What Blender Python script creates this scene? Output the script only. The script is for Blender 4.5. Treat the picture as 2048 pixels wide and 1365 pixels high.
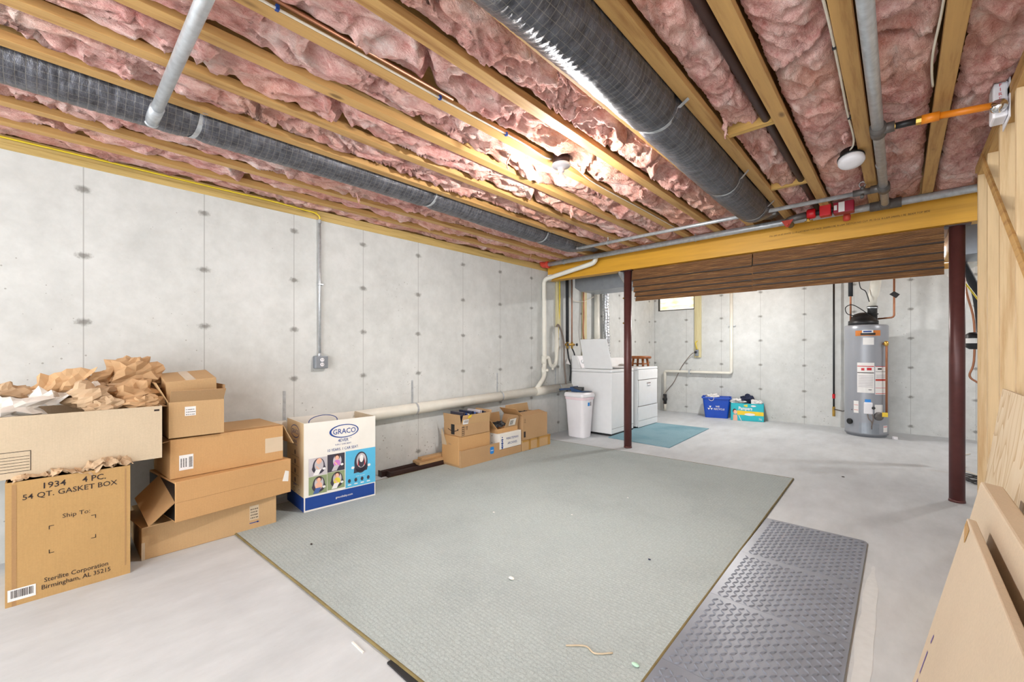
import bpy, math, random
from mathutils import Vector, Matrix, noise
R = math.radians
scene = bpy.context.scene
for o in list(bpy.data.objects): bpy.data.objects.remove(o)
COL = scene.collection

# ------------------------------------------------------------------ camera
cam_d = bpy.data.cameras.new('camera'); cam = bpy.data.objects.new('camera', cam_d); COL.objects.link(cam)
cam_d.sensor_width = 36; cam_d.lens = 846 / 2048 * 36; cam_d.shift_y = 0.0100
cam_d.clip_start = 0.02
cam.location = (0, 0, 1.2); cam.rotation_euler = (R(90), 0, R(42.53))
scene.camera = cam
# ------------------------------------------------------------------ world / exposure / light levels
vs = scene.view_settings
vs.view_transform = 'Standard'; vs.look = 'None'; vs.gamma = 1; vs.use_curve_mapping = False
vs.exposure = 1.5
world = bpy.data.worlds.new('world'); scene.world = world; world.use_nodes = True
world.node_tree.nodes['Background'].inputs[0].default_value = (0.93, 0.97, 1, 1)
world.node_tree.nodes['Background'].inputs[1].default_value = 2.5     # added fill light, entering by the end left open behind the camera
BULB_MAIN = 1450.0       # emission of the hanging bulb in view
BULB_LAUNDRY = 1500.0
BULB_FILL = 780.0  # emission of the added, unseen fill bulbs

# ------------------------------------------------------------------ materials
def new_mat(name):
    m = bpy.data.materials.new(name); m.use_nodes = True
    nt = m.node_tree; b = nt.nodes['Principled BSDF']
    return m, nt, b
def srgb(r, g, b):
    f = lambda c: (c/255/12.92) if c/255 <= .04045 else ((c/255+.055)/1.055)**2.4
    return (f(r), f(g), f(b), 1)
def N(nt, t, **kw):
    n = nt.nodes.new(t)
    for k, v in kw.items(): setattr(n, k, v)
    return n
def coords(nt, scale=(1,1,1), rot=(0,0,0)):
    tc = N(nt, 'ShaderNodeTexCoord'); mp = N(nt, 'ShaderNodeMapping')
    mp.inputs['Scale'].default_value = scale; mp.inputs['Rotation'].default_value = rot
    nt.links.new(tc.outputs['Object'], mp.inputs['Vector']); return mp.outputs['Vector']
def noise_tex(nt, vec, scale, detail=4, rough=.55):
    n = N(nt, 'ShaderNodeTexNoise'); n.inputs['Scale'].default_value = scale
    n.inputs['Detail'].default_value = detail; n.inputs['Roughness'].default_value = rough
    nt.links.new(vec, n.inputs['Vector']); return n.outputs['Fac']
def ramp(nt, fac, stops):
    r = N(nt, 'ShaderNodeValToRGB'); e = r.color_ramp.elements
    e[0].position, e[0].color = stops[0]; e[1].position, e[1].color = stops[-1]
    for p, c in stops[1:-1]:
        k = e.new(p); k.color = c
    nt.links.new(fac, r.inputs['Fac']); return r.outputs['Color']
def mixc(nt, fac, a, b, mode='MIX'):
    m = N(nt, 'ShaderNodeMix', data_type='RGBA', blend_type=mode)
    for s, v in ((m.inputs[0], fac), (m.inputs[6], a), (m.inputs[7], b)):
        if hasattr(v, 'is_linked') or hasattr(v, 'links'): nt.links.new(v, s)
        else: s.default_value = v
    return m.outputs[2]
def math_n(nt, op, a, b=None, c=None):
    m = N(nt, 'ShaderNodeMath', operation=op)
    for i, v in enumerate((a, b, c)):
        if v is None: continue
        if hasattr(v, 'links'): nt.links.new(v, m.inputs[i])
        else: m.inputs[i].default_value = v
    return m.outputs[0]
def bump(nt, b, h, strength=.3, dist=.01):
    n = N(nt, 'ShaderNodeBump'); n.inputs['Strength'].default_value = strength; n.inputs['Distance'].default_value = dist
    nt.links.new(h, n.inputs['Height']); nt.links.new(n.outputs['Normal'], b.inputs['Normal'])
def mul(c, k): return (min(c[0]*k,1), min(c[1]*k,1), min(c[2]*k,1), 1)

def plain(name, col, rough=.5, metal=0., var=.12, vscale=12, bumps=0., bscale=60, spec=None, stretch=(1,1,1)):
    m, nt, b = new_mat(name); v = coords(nt, stretch)
    f = noise_tex(nt, v, vscale)
    c = ramp(nt, f, [(.3, mul(col, 1-var)), (.7, mul(col, 1+var))])
    nt.links.new(c, b.inputs['Base Color'])
    b.inputs['Roughness'].default_value = rough; b.inputs['Metallic'].default_value = metal
    if spec is not None: b.inputs['Specular IOR Level'].default_value = spec
    if bumps: bump(nt, b, noise_tex(nt, v, bscale), bumps, .004)
    return m

def wood(name, c0, c1, axis='Y', knots=True, rough=.65, grain=30):
    m, nt, b = new_mat(name)
    st = {'X': (.06,1,1), 'Y': (1,.06,1), 'Z': (1,1,.06)}[axis]
    v = coords(nt, st)
    g = noise_tex(nt, v, grain, 6, .65); big = noise_tex(nt, v, 3, 3)
    f = math_n(nt, 'ADD', math_n(nt, 'MULTIPLY', g, .6), math_n(nt, 'MULTIPLY', big, .4))
    c = ramp(nt, f, [(.36, c1), (.5, mul(c0, .95)), (.66, mul(c0, 1.1))])
    if knots:
        st2 = {'X': (.5,1.2,1.2), 'Y': (1.2,.5,1.2), 'Z': (1.2,1.2,.5)}[axis]
        vo = N(nt, 'ShaderNodeTexVoronoi'); vo.inputs['Scale'].default_value = 5
        nt.links.new(coords(nt, st2), vo.inputs['Vector'])
        k = ramp(nt, vo.outputs['Distance'], [(.05, (1,1,1,1)), (.11, (0,0,0,1))])
        c = mixc(nt, math_n(nt, 'MULTIPLY', k, .75), c, mul(c1, .35))
    nt.links.new(c, b.inputs['Base Color']); b.inputs['Roughness'].default_value = rough
    bump(nt, b, g, .15, .003)
    return m

def concrete_wall(name, axis, off, pitch, zoff, zpitch):
    m, nt, b = new_mat(name)
    v = coords(nt)
    tc = N(nt, 'ShaderNodeTexCoord'); sp = N(nt, 'ShaderNodeSeparateXYZ'); nt.links.new(tc.outputs['Object'], sp.inputs[0])
    a = sp.outputs[axis]; z = sp.outputs['Z']
    def cell(s, o, p):
        t = math_n(nt, 'ADD', math_n(nt, 'DIVIDE', math_n(nt, 'SUBTRACT', s, o), p), 100.5)
        return math_n(nt, 'MULTIPLY', math_n(nt, 'SUBTRACT', math_n(nt, 'FRACT', t), .5), p)
    da = cell(a, off, pitch); dz = cell(z, zoff, zpitch)
    n1 = noise_tex(nt, v, 1.6, 5, .6); n2 = noise_tex(nt, v, 9, 6, .7); n3 = noise_tex(nt, v, 60, 3)
    base = ramp(nt, n1, [(.3, srgb(190,192,190)), (.55, srgb(204,206,204)), (.75, srgb(216,217,216))])
    base = mixc(nt, .35, base, ramp(nt, n2, [(.3, srgb(184,185,182)), (.7, srgb(222,223,221))]))
    # joints
    line = math_n(nt, 'LESS_THAN', math_n(nt, 'ABSOLUTE', da), math_n(nt, 'ADD', .001, math_n(nt, 'MULTIPLY', n2, .004)))
    c = mixc(nt, math_n(nt, 'MULTIPLY', line, .42), base, srgb(112,110,106))
    # tie marks
    q = math_n(nt, 'SQRT', math_n(nt, 'ADD', math_n(nt, 'POWER', math_n(nt, 'MULTIPLY', da, .6), 2), math_n(nt, 'POWER', dz, 2)))
    q = math_n(nt, 'ADD', q, math_n(nt, 'MULTIPLY', math_n(nt, 'SUBTRACT', n3, .5), .03))
    tie = ramp(nt, q, [(.010, (1,1,1,1)), (.026, (0,0,0,1))])
    c = mixc(nt, math_n(nt, 'MULTIPLY', tie, .7), c, srgb(100,96,90))
    # bug holes, more of them low on the wall
    vo = N(nt, 'ShaderNodeTexVoronoi'); vo.inputs['Scale'].default_value = 24; nt.links.new(v, vo.inputs['Vector'])
    mask = noise_tex(nt, v, 2.3, 3)
    thr = math_n(nt, 'MULTIPLY', math_n(nt, 'MAXIMUM', math_n(nt, 'SUBTRACT', math_n(nt, 'ADD', mask, math_n(nt, 'MULTIPLY', z, -.05)), .345), 0), .5)
    pit = math_n(nt, 'LESS_THAN', vo.outputs['Distance'], thr)
    c = mixc(nt, math_n(nt, 'MULTIPLY', pit, .5), c, srgb(110,104,94))
    nt.links.new(c, b.inputs['Base Color']); b.inputs['Roughness'].default_value = .85
    b.inputs['Specular IOR Level'].default_value = .25
    bump(nt, b, n2, .08, .005)
    return m

M = {}
M['wall_l'] = concrete_wall('concrete left wall', 'Y', .137, .6196, .145, .4125)
M['wall_b'] = concrete_wall('concrete back wall', 'X', -3.086, .64, .112, .425)
def floor_mat():
    m, nt, b = new_mat('concrete floor'); v = coords(nt)
    n1 = noise_tex(nt, v, 1.1, 5, .6); n2 = noise_tex(nt, coords(nt, (1,.35,1), (0,0,R(25))), 6, 6, .7); n3 = noise_tex(nt, v, 90, 3)
    c = ramp(nt, n1, [(.3, srgb(174,179,184)), (.5, srgb(190,196,200)), (.72, srgb(205,211,215))])
    c = mixc(nt, .4, c, ramp(nt, n2, [(.3, srgb(172,173,174)), (.7, srgb(212,214,217))]))
    st = noise_tex(nt, coords(nt, (.6,1,1)), 1.3, 3); stain = ramp(nt, st, [(.68, (0,0,0,1)), (.74, (1,1,1,1))])
    c = mixc(nt, math_n(nt, 'MULTIPLY', stain, .25), c, srgb(170,150,115))
    sp = ramp(nt, n3, [(.70, (0,0,0,1)), (.74, (1,1,1,1))])
    c = mixc(nt, math_n(nt, 'MULTIPLY', sp, .2), c, srgb(120,118,114))
    nt.links.new(c, b.inputs['Base Color']); b.inputs['Roughness'].default_value = .6; b.inputs['Specular IOR Level'].default_value = .3
    bump(nt, b, n2, .05, .004); return m
M['floor'] = floor_mat()
M['joist'] = wood('joist lumber', srgb(196,154,94), srgb(150,104,54), 'Y')
M['stud'] = wood('stud lumber', srgb(212,184,142), srgb(184,148,102), 'Z')
M['block'] = wood('blocking lumber', srgb(205,165,92), srgb(165,122,60), 'X')
M['sill'] = wood('sill lumber', srgb(200,172,108), srgb(158,132,72), 'Y', grain=22)
M['beam'] = wood('yellow coated beam', srgb(206,152,42), srgb(178,126,26), 'X', knots=False, rough=.45)
def plywood():
    m, nt, b = new_mat('plywood face'); n1 = noise_tex(nt, coords(nt, (1,2.2,.8)), 2.6, 2, .4)
    f = math_n(nt, 'FRACT', math_n(nt, 'MULTIPLY', n1, 9)); c = ramp(nt, f, [(.0, srgb(214,196,168)), (.7, srgb(206,184,150)), (1., srgb(184,154,114))])
    nt.links.new(c, b.inputs['Base Color']); b.inputs['Roughness'].default_value = .7; return m
M['ply'] = plywood()
M['subfloor'] = wood('subfloor board', srgb(150,105,60), srgb(110,70,36), 'X', knots=False)
M['oldwood'] = wood('old stool wood', srgb(152,88,38), srgb(80,40,16), 'Y', rough=.4)
M['lumber'] = wood('offcut lumber', srgb(188,152,108), srgb(140,102,64), 'Y')
M['zstud'] = wood('treated stud', srgb(204,194,152), srgb(172,154,106), 'Z')

def insul():
    m, nt, b = new_mat('pink glass wool'); v = coords(nt, (1.6, .8, 1.6), (0,0,R(18)))
    n1 = noise_tex(nt, v, 5, 6, .7); n2 = noise_tex(nt, coords(nt, (1,.35,1), (0,0,R(-25))), 55, 5, .8)
    c = ramp(nt, n1, [(.27, srgb(160,76,72)), (.42, srgb(212,142,132)), (.56, srgb(236,188,178)), (.70, srgb(250,234,228))])  # crevice shade and white highlights worked into the pink tones
    c = mixc(nt, .35, c, ramp(nt, n2, [(.3, srgb(152,78,72)), (.7, srgb(252,234,228))]))
    o = noise_tex(nt, coords(nt), .9, 2)
    c = mixc(nt, math_n(nt, 'MULTIPLY', ramp(nt, o, [(.45, (0,0,0,1)), (.7, (1,1,1,1))]), .35), c, srgb(226,168,122))
    nt.links.new(c, b.inputs['Base Color']); b.inputs['Roughness'].default_value = 1; b.inputs['Specular IOR Level'].default_value = .1
    h = math_n(nt, 'ADD', math_n(nt, 'MULTIPLY', n2, .5), n1)
    bump(nt, b, h, .9, .03); return m
M['insul'] = insul()
def cardboard(name, col, axis=1, freq=150):
    m, nt, b = new_mat(name); v = coords(nt)
    n1 = noise_tex(nt, v, 4, 4); n2 = noise_tex(nt, coords(nt, (60,60,2)), 6, 2); n3 = noise_tex(nt, v, 140, 2)
    c = ramp(nt, n1, [(.3, mul(col, .93)), (.7, mul(col, 1.06))])
    c = mixc(nt, .25, c, ramp(nt, n2, [(.35, mul(col, .86)), (.65, mul(col, 1.1))]))
    c = mixc(nt, .2, c, ramp(nt, n3, [(.3, mul(col, .8)), (.7, mul(col, 1.15))]))
    nt.links.new(c, b.inputs['Base Color']); b.inputs['Roughness'].default_value = .75; b.inputs['Specular IOR Level'].default_value = .2
    bump(nt, b, n2, .06, .003); return m
M['card'] = cardboard('kraft cardboard', srgb(190,156,114))
M['card_o'] = cardboard('orange kraft cardboard', srgb(194,152,104))
M['card_l'] = cardboard('light kraft cardboard', srgb(198,180,154))
M['card_d'] = cardboard('brown kraft cardboard', srgb(178,144,106))
M['card_y'] = cardboard('yellow kraft cardboard', srgb(182,146,96))
M['card_in'] = cardboard('cardboard inside', srgb(166,130,90))
M['card_pale'] = cardboard('pale flat carton board', srgb(200,182,158))
M['kraftpaper'] = plain('crumpled kraft paper', srgb(188,152,112), .8, var=.14, vscale=8)
M['kraftpaper2'] = plain('tan packing paper', srgb(186,158,126), .8, var=.14, vscale=8)
M['tissue'] = plain('white packing paper', srgb(226,222,216), .7, var=.05)
M['whitecard'] = plain('white coated board', srgb(226,222,214), .6, var=.04, vscale=5)
M['graco_side'] = cardboard('cream box side', srgb(214,190,152))
M['white'] = plain('white enamel', srgb(228,229,230), .3, var=.02)
M['whiteplastic'] = plain('white plastic', srgb(232,230,234), .4, var=.03, vscale=6)
M['pvc'] = plain('white pvc', srgb(222,219,208), .4, var=.06, vscale=7)
M['galv'] = plain('galvanized steel', srgb(186,190,194), .38, .5, var=.16, vscale=30)
M['galvdark'] = plain('dark malleable iron', srgb(112,108,106), .5, .6, var=.15, vscale=40)
M['sheet'] = plain('sheet metal', srgb(150,156,164), .4, .7, var=.08)
M['post'] = plain('maroon painted steel', srgb(88,50,48), .38, .1, var=.14, vscale=14, spec=.4)
M['steel_dark'] = plain('dark brown painted steel', srgb(58,38,34), .45, .2, var=.2)
M['black'] = plain('black plastic', srgb(26,26,28), .45, var=.2)
M['rubber'] = plain('black foam', srgb(40,42,46), .8, var=.2)
M['copper'] = plain('copper', srgb(160,106,76), .45, .5, var=.15)
M['brass'] = plain('brass', srgb(200,160,80), .35, .8, var=.15)
M['orange'] = plain('orange cpvc', srgb(226,132,26), .4, var=.06)
M['red'] = plain('red paint', srgb(196,18,30), .4, var=.1)
M['maroon'] = plain('dark red paint', srgb(146,12,44), .4, var=.1)
M['redprimer'] = plain('red primer', srgb(190,62,46), .5, var=.15)
M['chrome'] = plain('chrome', (.85,.85,.87,1), .08, 1., var=.02)
M['heater'] = plain('grey heater enamel', srgb(150,153,160), .35, .15, var=.03, vscale=3)
M['ink'] = plain('dark ink', srgb(44,32,28), .7, var=.1)
M['ink_l'] = plain('grey ink', srgb(120,108,100), .7, var=.1)
M['navy'] = plain('navy ink', srgb(18,62,138), .6, var=.05)
M['sky'] = plain('light blue ink', srgb(84,176,214), .6, var=.05)
M['paper'] = plain('white label paper', srgb(228,226,224), .6, var=.03)
M['yellow'] = plain('yellow sticker', srgb(232,198,42), .5, var=.05)
M['yellowcable'] = plain('yellow cable', srgb(214,190,44), .45, var=.1)
M['whitecable'] = plain('white cable', srgb(220,212,196), .5, var=.06)
M['blue_bin'] = plain('blue plastic', srgb(6,70,178), .4, var=.06)
M['teal'] = plain('teal print', srgb(32,176,188), .55, var=.05)
M['cloth_n'] = plain('navy cloth', srgb(28,36,62), .9, var=.3, bumps=.4)
M['cloth_w'] = plain('pale cloth', srgb(214,212,210), .9, var=.1, bumps=.4)
M['dustpan'] = plain('blue plastic dustpan', srgb(28,62,104), .45, var=.1)
M['bluetag'] = plain('blue tag', srgb(34,128,206), .5, var=.1)
M['pinkbag'] = plain('pink bag film', srgb(230,208,214), .4, var=.08)
M['mat'] = plain('grey foam tile', srgb(122,127,138), .36, var=.1, vscale=5, spec=.5)
M['purple'] = plain('purple ink', srgb(108,92,150), .7)
M['hair'] = plain('dark brown print', srgb(66,40,34), .6); M['skin'] = plain('skin tone print', srgb(226,176,150), .6)
M['lilac'] = plain('lilac print', srgb(196,120,190), .6); M['denim'] = plain('denim print', srgb(70,100,160), .6)
M['seatgrey'] = plain('charcoal print', srgb(58,54,66), .6); M['greyl'] = plain('pale grey print', srgb(188,182,186), .6)
M['lime'] = plain('yellow shirt print', srgb(222,206,70), .6); M['green'] = plain('green print', srgb(138,152,112), .6); M['mint'] = plain('mint paper', srgb(172,208,186), .7)
M['silverfoil'] = plain('crinkled foil hose', srgb(198,200,204), .25, .8, var=.1, bumps=.8, bscale=70)
M['dkorange'] = plain('orange band', srgb(200,116,40), .5)
M['edge'] = plain('olive rug edge', srgb(118,104,66), .95, var=.2)
M['tape'] = plain('clear packing tape', srgb(206,186,160), .25, var=.04)
M['browntape'] = plain('brown packing tape', srgb(176,132,62), .35, var=.06)
M['paintpatch'] = plain('worn pale concrete', srgb(202,205,206), .7, var=.04, vscale=30)
M['fold_shadow_strip'] = plain('dark fold shadow', srgb(40,26,16), .6)  # near-black colour standing in for shade along the folds

def emit(name, col, s):
    m, nt, b = new_mat(name); b.inputs['Base Color'].default_value = (1,1,1,1)
    b.inputs['Emission Color'].default_value = col; b.inputs['Emission Strength'].default_value = s; return m
M['bulb'] = emit('lit bulb', (1, .97, .94, 1), BULB_MAIN)
M['bulb2'] = emit('lit laundry bulb', (1, .98, .96, 1), BULB_LAUNDRY)
M['bulb_fill'] = emit('added fill bulb', (1, .98, .96, 1), BULB_FILL)
def window_glow():
    m, nt, b = new_mat('daylit window well'); v = coords(nt, (1,1,4)); f = noise_tex(nt, v, 4, 3)
    c = ramp(nt, f, [(.35, srgb(226,206,150)), (.6, srgb(248,244,232))])
    nt.links.new(c, b.inputs['Emission Color']); b.inputs['Emission Strength'].default_value = .33
    nt.links.new(c, b.inputs['Base Color']); return m
M['window'] = window_glow()
def foil():
    m, nt, b = new_mat('dark foil duct jacket'); v = coords(nt)
    n1 = noise_tex(nt, coords(nt, (1,1.6,1)), 16, 6, .7); n2 = noise_tex(nt, v, 3, 2)
    c = ramp(nt, n1, [(.3, srgb(60,60,66)), (.7, srgb(118,119,127))])
    # reinforcing scrim
    tc = N(nt, 'ShaderNodeTexCoord'); sp = N(nt, 'ShaderNodeSeparateXYZ'); nt.links.new(tc.outputs['UV'], sp.inputs[0])
    def ln(s, k): return math_n(nt, 'LESS_THAN', math_n(nt, 'FRACT', math_n(nt, 'ADD', math_n(nt, 'MULTIPLY', s, k), math_n(nt, 'MULTIPLY', n2, .6))), .07)
    g = math_n(nt, 'MAXIMUM', ln(sp.outputs['X'], 26), ln(sp.outputs['Y'], 32))
    c = mixc(nt, math_n(nt, 'MULTIPLY', g, .35), c, srgb(176,170,156))
    nt.links.new(c, b.inputs['Base Color']); b.inputs['Metallic'].default_value = .55; b.inputs['Roughness'].default_value = .34
    bump(nt, b, n1, .55, .012); return m
M['foil'] = foil()
def rug_mat(name, c0, c1, scale, stripes=True, bs=.5):
    m, nt, b = new_mat(name); v = coords(nt)
    n1 = noise_tex(nt, v, 1.4, 5, .62); n3 = noise_tex(nt, v, 150, 3)
    c = ramp(nt, n1, [(.3, c1), (.5, mul(c0, .98)), (.7, mul(c0, 1.06))])
    c = mixc(nt, .45, c, ramp(nt, n3, [(.35, mul(c0, .72)), (.65, mul(c0, 1.22))]))
    ch = N(nt, 'ShaderNodeTexChecker'); ch.inputs['Scale'].default_value = scale; nt.links.new(v, ch.inputs['Vector'])
    vo = N(nt, 'ShaderNodeTexVoronoi'); vo.inputs['Scale'].default_value = scale; vo.inputs['Randomness'].default_value = .35; nt.links.new(v, vo.inputs['Vector'])
    if stripes:
        c = mixc(nt, .38, c, ramp(nt, vo.outputs['Distance'], [(.2, mul(c0, 1.1)), (.62, mul(c0, .72))]))
    nt.links.new(c, b.inputs['Base Color']); b.inputs['Roughness'].default_value = .95; b.inputs['Specular IOR Level'].default_value = .1
    inv = math_n(nt, 'SUBTRACT', 1, vo.outputs['Distance'])
    bump(nt, b, math_n(nt, 'ADD', inv, math_n(nt, 'MULTIPLY', n3, .6)), bs, .008); return m
M['rug'] = rug_mat('grey green woven rug', srgb(174,183,182), srgb(146,154,153), 52)
M['bluerug'] = rug_mat('teal blue rug pile', srgb(138,172,184), srgb(98,142,158), 90, False, .8)
def bamboo():
    m, nt, b = new_mat('woven brown bamboo'); v = coords(nt, (.25,1,14))
    n1 = noise_tex(nt, v, 14, 4, .7); n2 = noise_tex(nt, coords(nt, (.6,1,40)), 8, 3, .6)
    f = math_n(nt, 'ADD', math_n(nt, 'MULTIPLY', n1, .5), math_n(nt, 'MULTIPLY', n2, .5))
    c = ramp(nt, f, [(.36, srgb(46,28,14)), (.46, srgb(98,64,34)), (.56, srgb(132,90,48)), (.66, srgb(206,164,104))])
    nt.links.new(c, b.inputs['Base Color']); b.inputs['Roughness'].default_value = .55
    bump(nt, b, n2, .5, .006); return m
M['bamboo'] = bamboo()

# ------------------------------------------------------------------ mesh builder
class MB:
    def __init__(s, xf=None): s.v = []; s.f = []; s.mi = []; s.uv = {}; s.xf = xf; s.m = 0; s.ms = []
    def mat(s, m):
        if m not in s.ms: s.ms.append(m)
        s.m = s.ms.index(m); return s
    def add(s, vs, fs):
        o = len(s.v)
        for p in vs:
            p = Vector(p); s.v.append(s.xf @ p if s.xf else p)
        for f in fs: s.f.append([o+i for i in f]); s.mi.append(s.m)
        return s
    def box(s, x0, x1, y0, y1, z0, z1):
        return s.add([(x0,y0,z0),(x1,y0,z0),(x1,y1,z0),(x0,y1,z0),(x0,y0,z1),(x1,y0,z1),(x1,y1,z1),(x0,y1,z1)],
            [(3,2,1,0),(4,5,6,7),(0,1,5,4),(1,2,6,5),(2,3,7,6),(3,0,4,7)])
    def obox(s, o, a, b, c):   # parallelepiped from a corner and three edge vectors
        o, a, b, c = map(Vector, (o, a, b, c))
        if a.cross(b).dot(c) < 0: a, b = b, a
        vs = [o, o+a, o+a+b, o+b]; vs += [p+c for p in vs]
        return s.add(vs, [(3,2,1,0),(4,5,6,7),(0,1,5,4),(1,2,6,5),(2,3,7,6),(3,0,4,7)])
    def quad(s, *p): return s.add(p, [tuple(range(len(p)))])
    def slab(s, pts, t):       # flat polygon given thickness vector t
        n = len(pts); t = Vector(t); a = [Vector(p) for p in pts]; b = [p+t for p in a]
        return s.add(a+b, [tuple(range(n))[::-1], tuple(range(n, 2*n))] + [(i, (i+1) % n, n+(i+1) % n, n+i) for i in range(n)])
    def tube(s, pts, r, seg=12, cap=True, close=False):
        pts = [Vector(p) for p in pts]; n = len(pts); rs = r if isinstance(r, (list, tuple)) else [r]*n
        T = []
        for i in range(n):
            if close: t = pts[(i+1) % n]-pts[i-1]
            else: t = pts[min(i+1, n-1)]-pts[max(i-1, 0)]
            T.append(t.normalized())
        up = Vector((0,0,1)) if abs(T[0].z) < .9 else Vector((1,0,0))
        nx = T[0].cross(up).normalized(); vs = []
        for i in range(n):
            nx = (nx - T[i]*nx.dot(T[i])).normalized(); ny = T[i].cross(nx)
            for k in range(seg):
                a = 2*math.pi*k/seg; vs.append(pts[i]+nx*math.cos(a)*rs[i]+ny*math.sin(a)*rs[i])
        fs = []
        for i in range(n if close else n-1):
            j = (i+1) % n
            for k in range(seg):
                k2 = (k+1) % seg; fs.append((i*seg+k, i*seg+k2, j*seg+k2, j*seg+k))
        if cap and not close:
            fs.append(tuple(range(seg))[::-1]); fs.append(tuple((n-1)*seg+k for k in range(seg)))
        return s.add(vs, fs)
    def lathe(s, c, prof, seg=32, ax=(0,0,1)):   # prof: (radius, height along the axis)
        c = Vector(c); ax = Vector(ax).normalized(); u = ax.orthogonal().normalized(); w = ax.cross(u); vs = []; n = len(prof)
        for r, h in prof:
            for k in range(seg):
                a = 2*math.pi*k/seg; vs.append(c+ax*h+(u*math.cos(a)+w*math.sin(a))*max(r, 1e-5))
        fs = [(i*seg+k, i*seg+(k+1) % seg, (i+1)*seg+(k+1) % seg, (i+1)*seg+k) for i in range(n-1) for k in range(seg)]
        fs.append(tuple(range(seg))[::-1]); fs.append(tuple((n-1)*seg+k for k in range(seg)))
        return s.add(vs, fs)
    def ball(s, c, r, seg=16, sc=(1,1,1)):
        pr = [(math.sin(math.pi*i/10), -math.cos(math.pi*i/10)) for i in range(11)]; c = Vector(c); vs = []
        for rr, h in pr:
            for k in range(seg):
                a = 2*math.pi*k/seg; vs.append(c+Vector((rr*math.cos(a)*r*sc[0], rr*math.sin(a)*r*sc[1], h*r*sc[2])))
        return s.add(vs, [(i*seg+k, i*seg+(k+1) % seg, (i+1)*seg+(k+1) % seg, (i+1)*seg+k) for i in range(10) for k in range(seg)])
    def grid(s, fn, nu, nv):
        return s.add([fn(i/nu, j/nv) for j in range(nv+1) for i in range(nu+1)],
            [(j*(nu+1)+i, j*(nu+1)+i+1, (j+1)*(nu+1)+i+1, (j+1)*(nu+1)+i) for j in range(nv) for i in range(nu)])
    def text(s, txt, o, xd, yd, size, align='LEFT', sx=1., bold=0.):
        cu = bpy.data.curves.new('t', 'FONT'); cu.body = txt; cu.size = 1; cu.align_x = align; cu.resolution_u = 2; cu.offset = bold
        ob = bpy.data.objects.new('t', cu); COL.objects.link(ob)
        me = bpy.data.meshes.new_from_object(ob.evaluated_get(bpy.context.evaluated_depsgraph_get()))
        o = Vector(o); xd = Vector(xd).normalized()*size*sx; yd = Vector(yd).normalized()*size
        s.add([o+xd*v.co.x+yd*v.co.y for v in me.vertices], [tuple(p.vertices) for p in me.polygons])
        bpy.data.objects.remove(ob); bpy.data.curves.remove(cu); bpy.data.meshes.remove(me); return s
MW = {}
def wm(o): return MW.get(o.name, Matrix.Identity(4))
def obj(name, mb, mat=None, parent=None, smooth=False, bevel=0, sub=0, loc=None):
    me = bpy.data.meshes.new(name)
    if parent is not None: base = wm(parent)
    elif loc is not None: base = Matrix.Translation(loc)
    else: base = None
    inv = base.inverted() if base else None
    me.from_pydata([inv @ p if inv else p for p in mb.v], [], mb.f)
    for m in ([M[k] for k in mb.ms] if mb.ms else [M[mat] if isinstance(mat, str) else mat]): me.materials.append(m)
    if mb.ms: me.polygons.foreach_set('material_index', mb.mi)
    if smooth: me.polygons.foreach_set('use_smooth', [True]*len(me.polygons))
    me.update()
    o = bpy.data.objects.new(name, me); COL.objects.link(o)
    if parent is not None: o.parent = parent
    elif loc is not None: o.location = loc
    MW[o.name] = base or Matrix.Identity(4)
    if bevel:
        b = o.modifiers.new('bevel', 'BEVEL'); b.width = bevel; b.segments = 2; b.limit_method = 'ANGLE'; b.angle_limit = R(40)
    if sub:
        b = o.modifiers.new('sub', 'SUBSURF'); b.levels = sub; b.render_levels = sub
    return o
def tag(o, label, cat, group=None):
    o['label'] = label; o['category'] = cat
    if group: o['group'] = group
    return o
def thing(name, label, cat, loc=(0,0,0), rz=0, group=None):
    o = bpy.data.objects.new(name, None); COL.objects.link(o); o.location = loc; o.rotation_euler = (0,0,rz); o.empty_display_size = .05
    MW[o.name] = Matrix.Translation(loc) @ Matrix.Rotation(rz, 4, 'Z')
    return tag(o, label, cat, group)
def struct(name, mb, mat, **k):
    o = obj(name, mb, mat, **k); o['kind'] = 'structure'; return o
def smooth_path(pts, n=6):    # Catmull-Rom through the points
    P = [Vector(p) for p in pts]; P = [P[0]*2-P[1]] + P + [P[-1]*2-P[-2]]; out = []
    for i in range(1, len(P)-2):
        for k in range(n):
            t = k/n; a, b, c, d = P[i-1:i+3]
            out.append(.5*((2*b)+(c-a)*t+(2*a-5*b+4*c-d)*t*t+(3*b-a-3*c+d)*t**3))
    out.append(P[-2]); return out
def bend(pts, r=.03, n=5):    # polyline with rounded corners
    P = [Vector(p) for p in pts]; out = [P[0]]
    for i in range(1, len(P)-1):
        a = (P[i-1]-P[i]).normalized(); b = (P[i+1]-P[i]).normalized(); s = P[i]+a*r; e = P[i]+b*r
        for k in range(n+1):
            t = k/n; out.append(s*(1-t)**2+P[i]*2*t*(1-t)+e*t*t)
    out.append(P[-1]); return out

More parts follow.
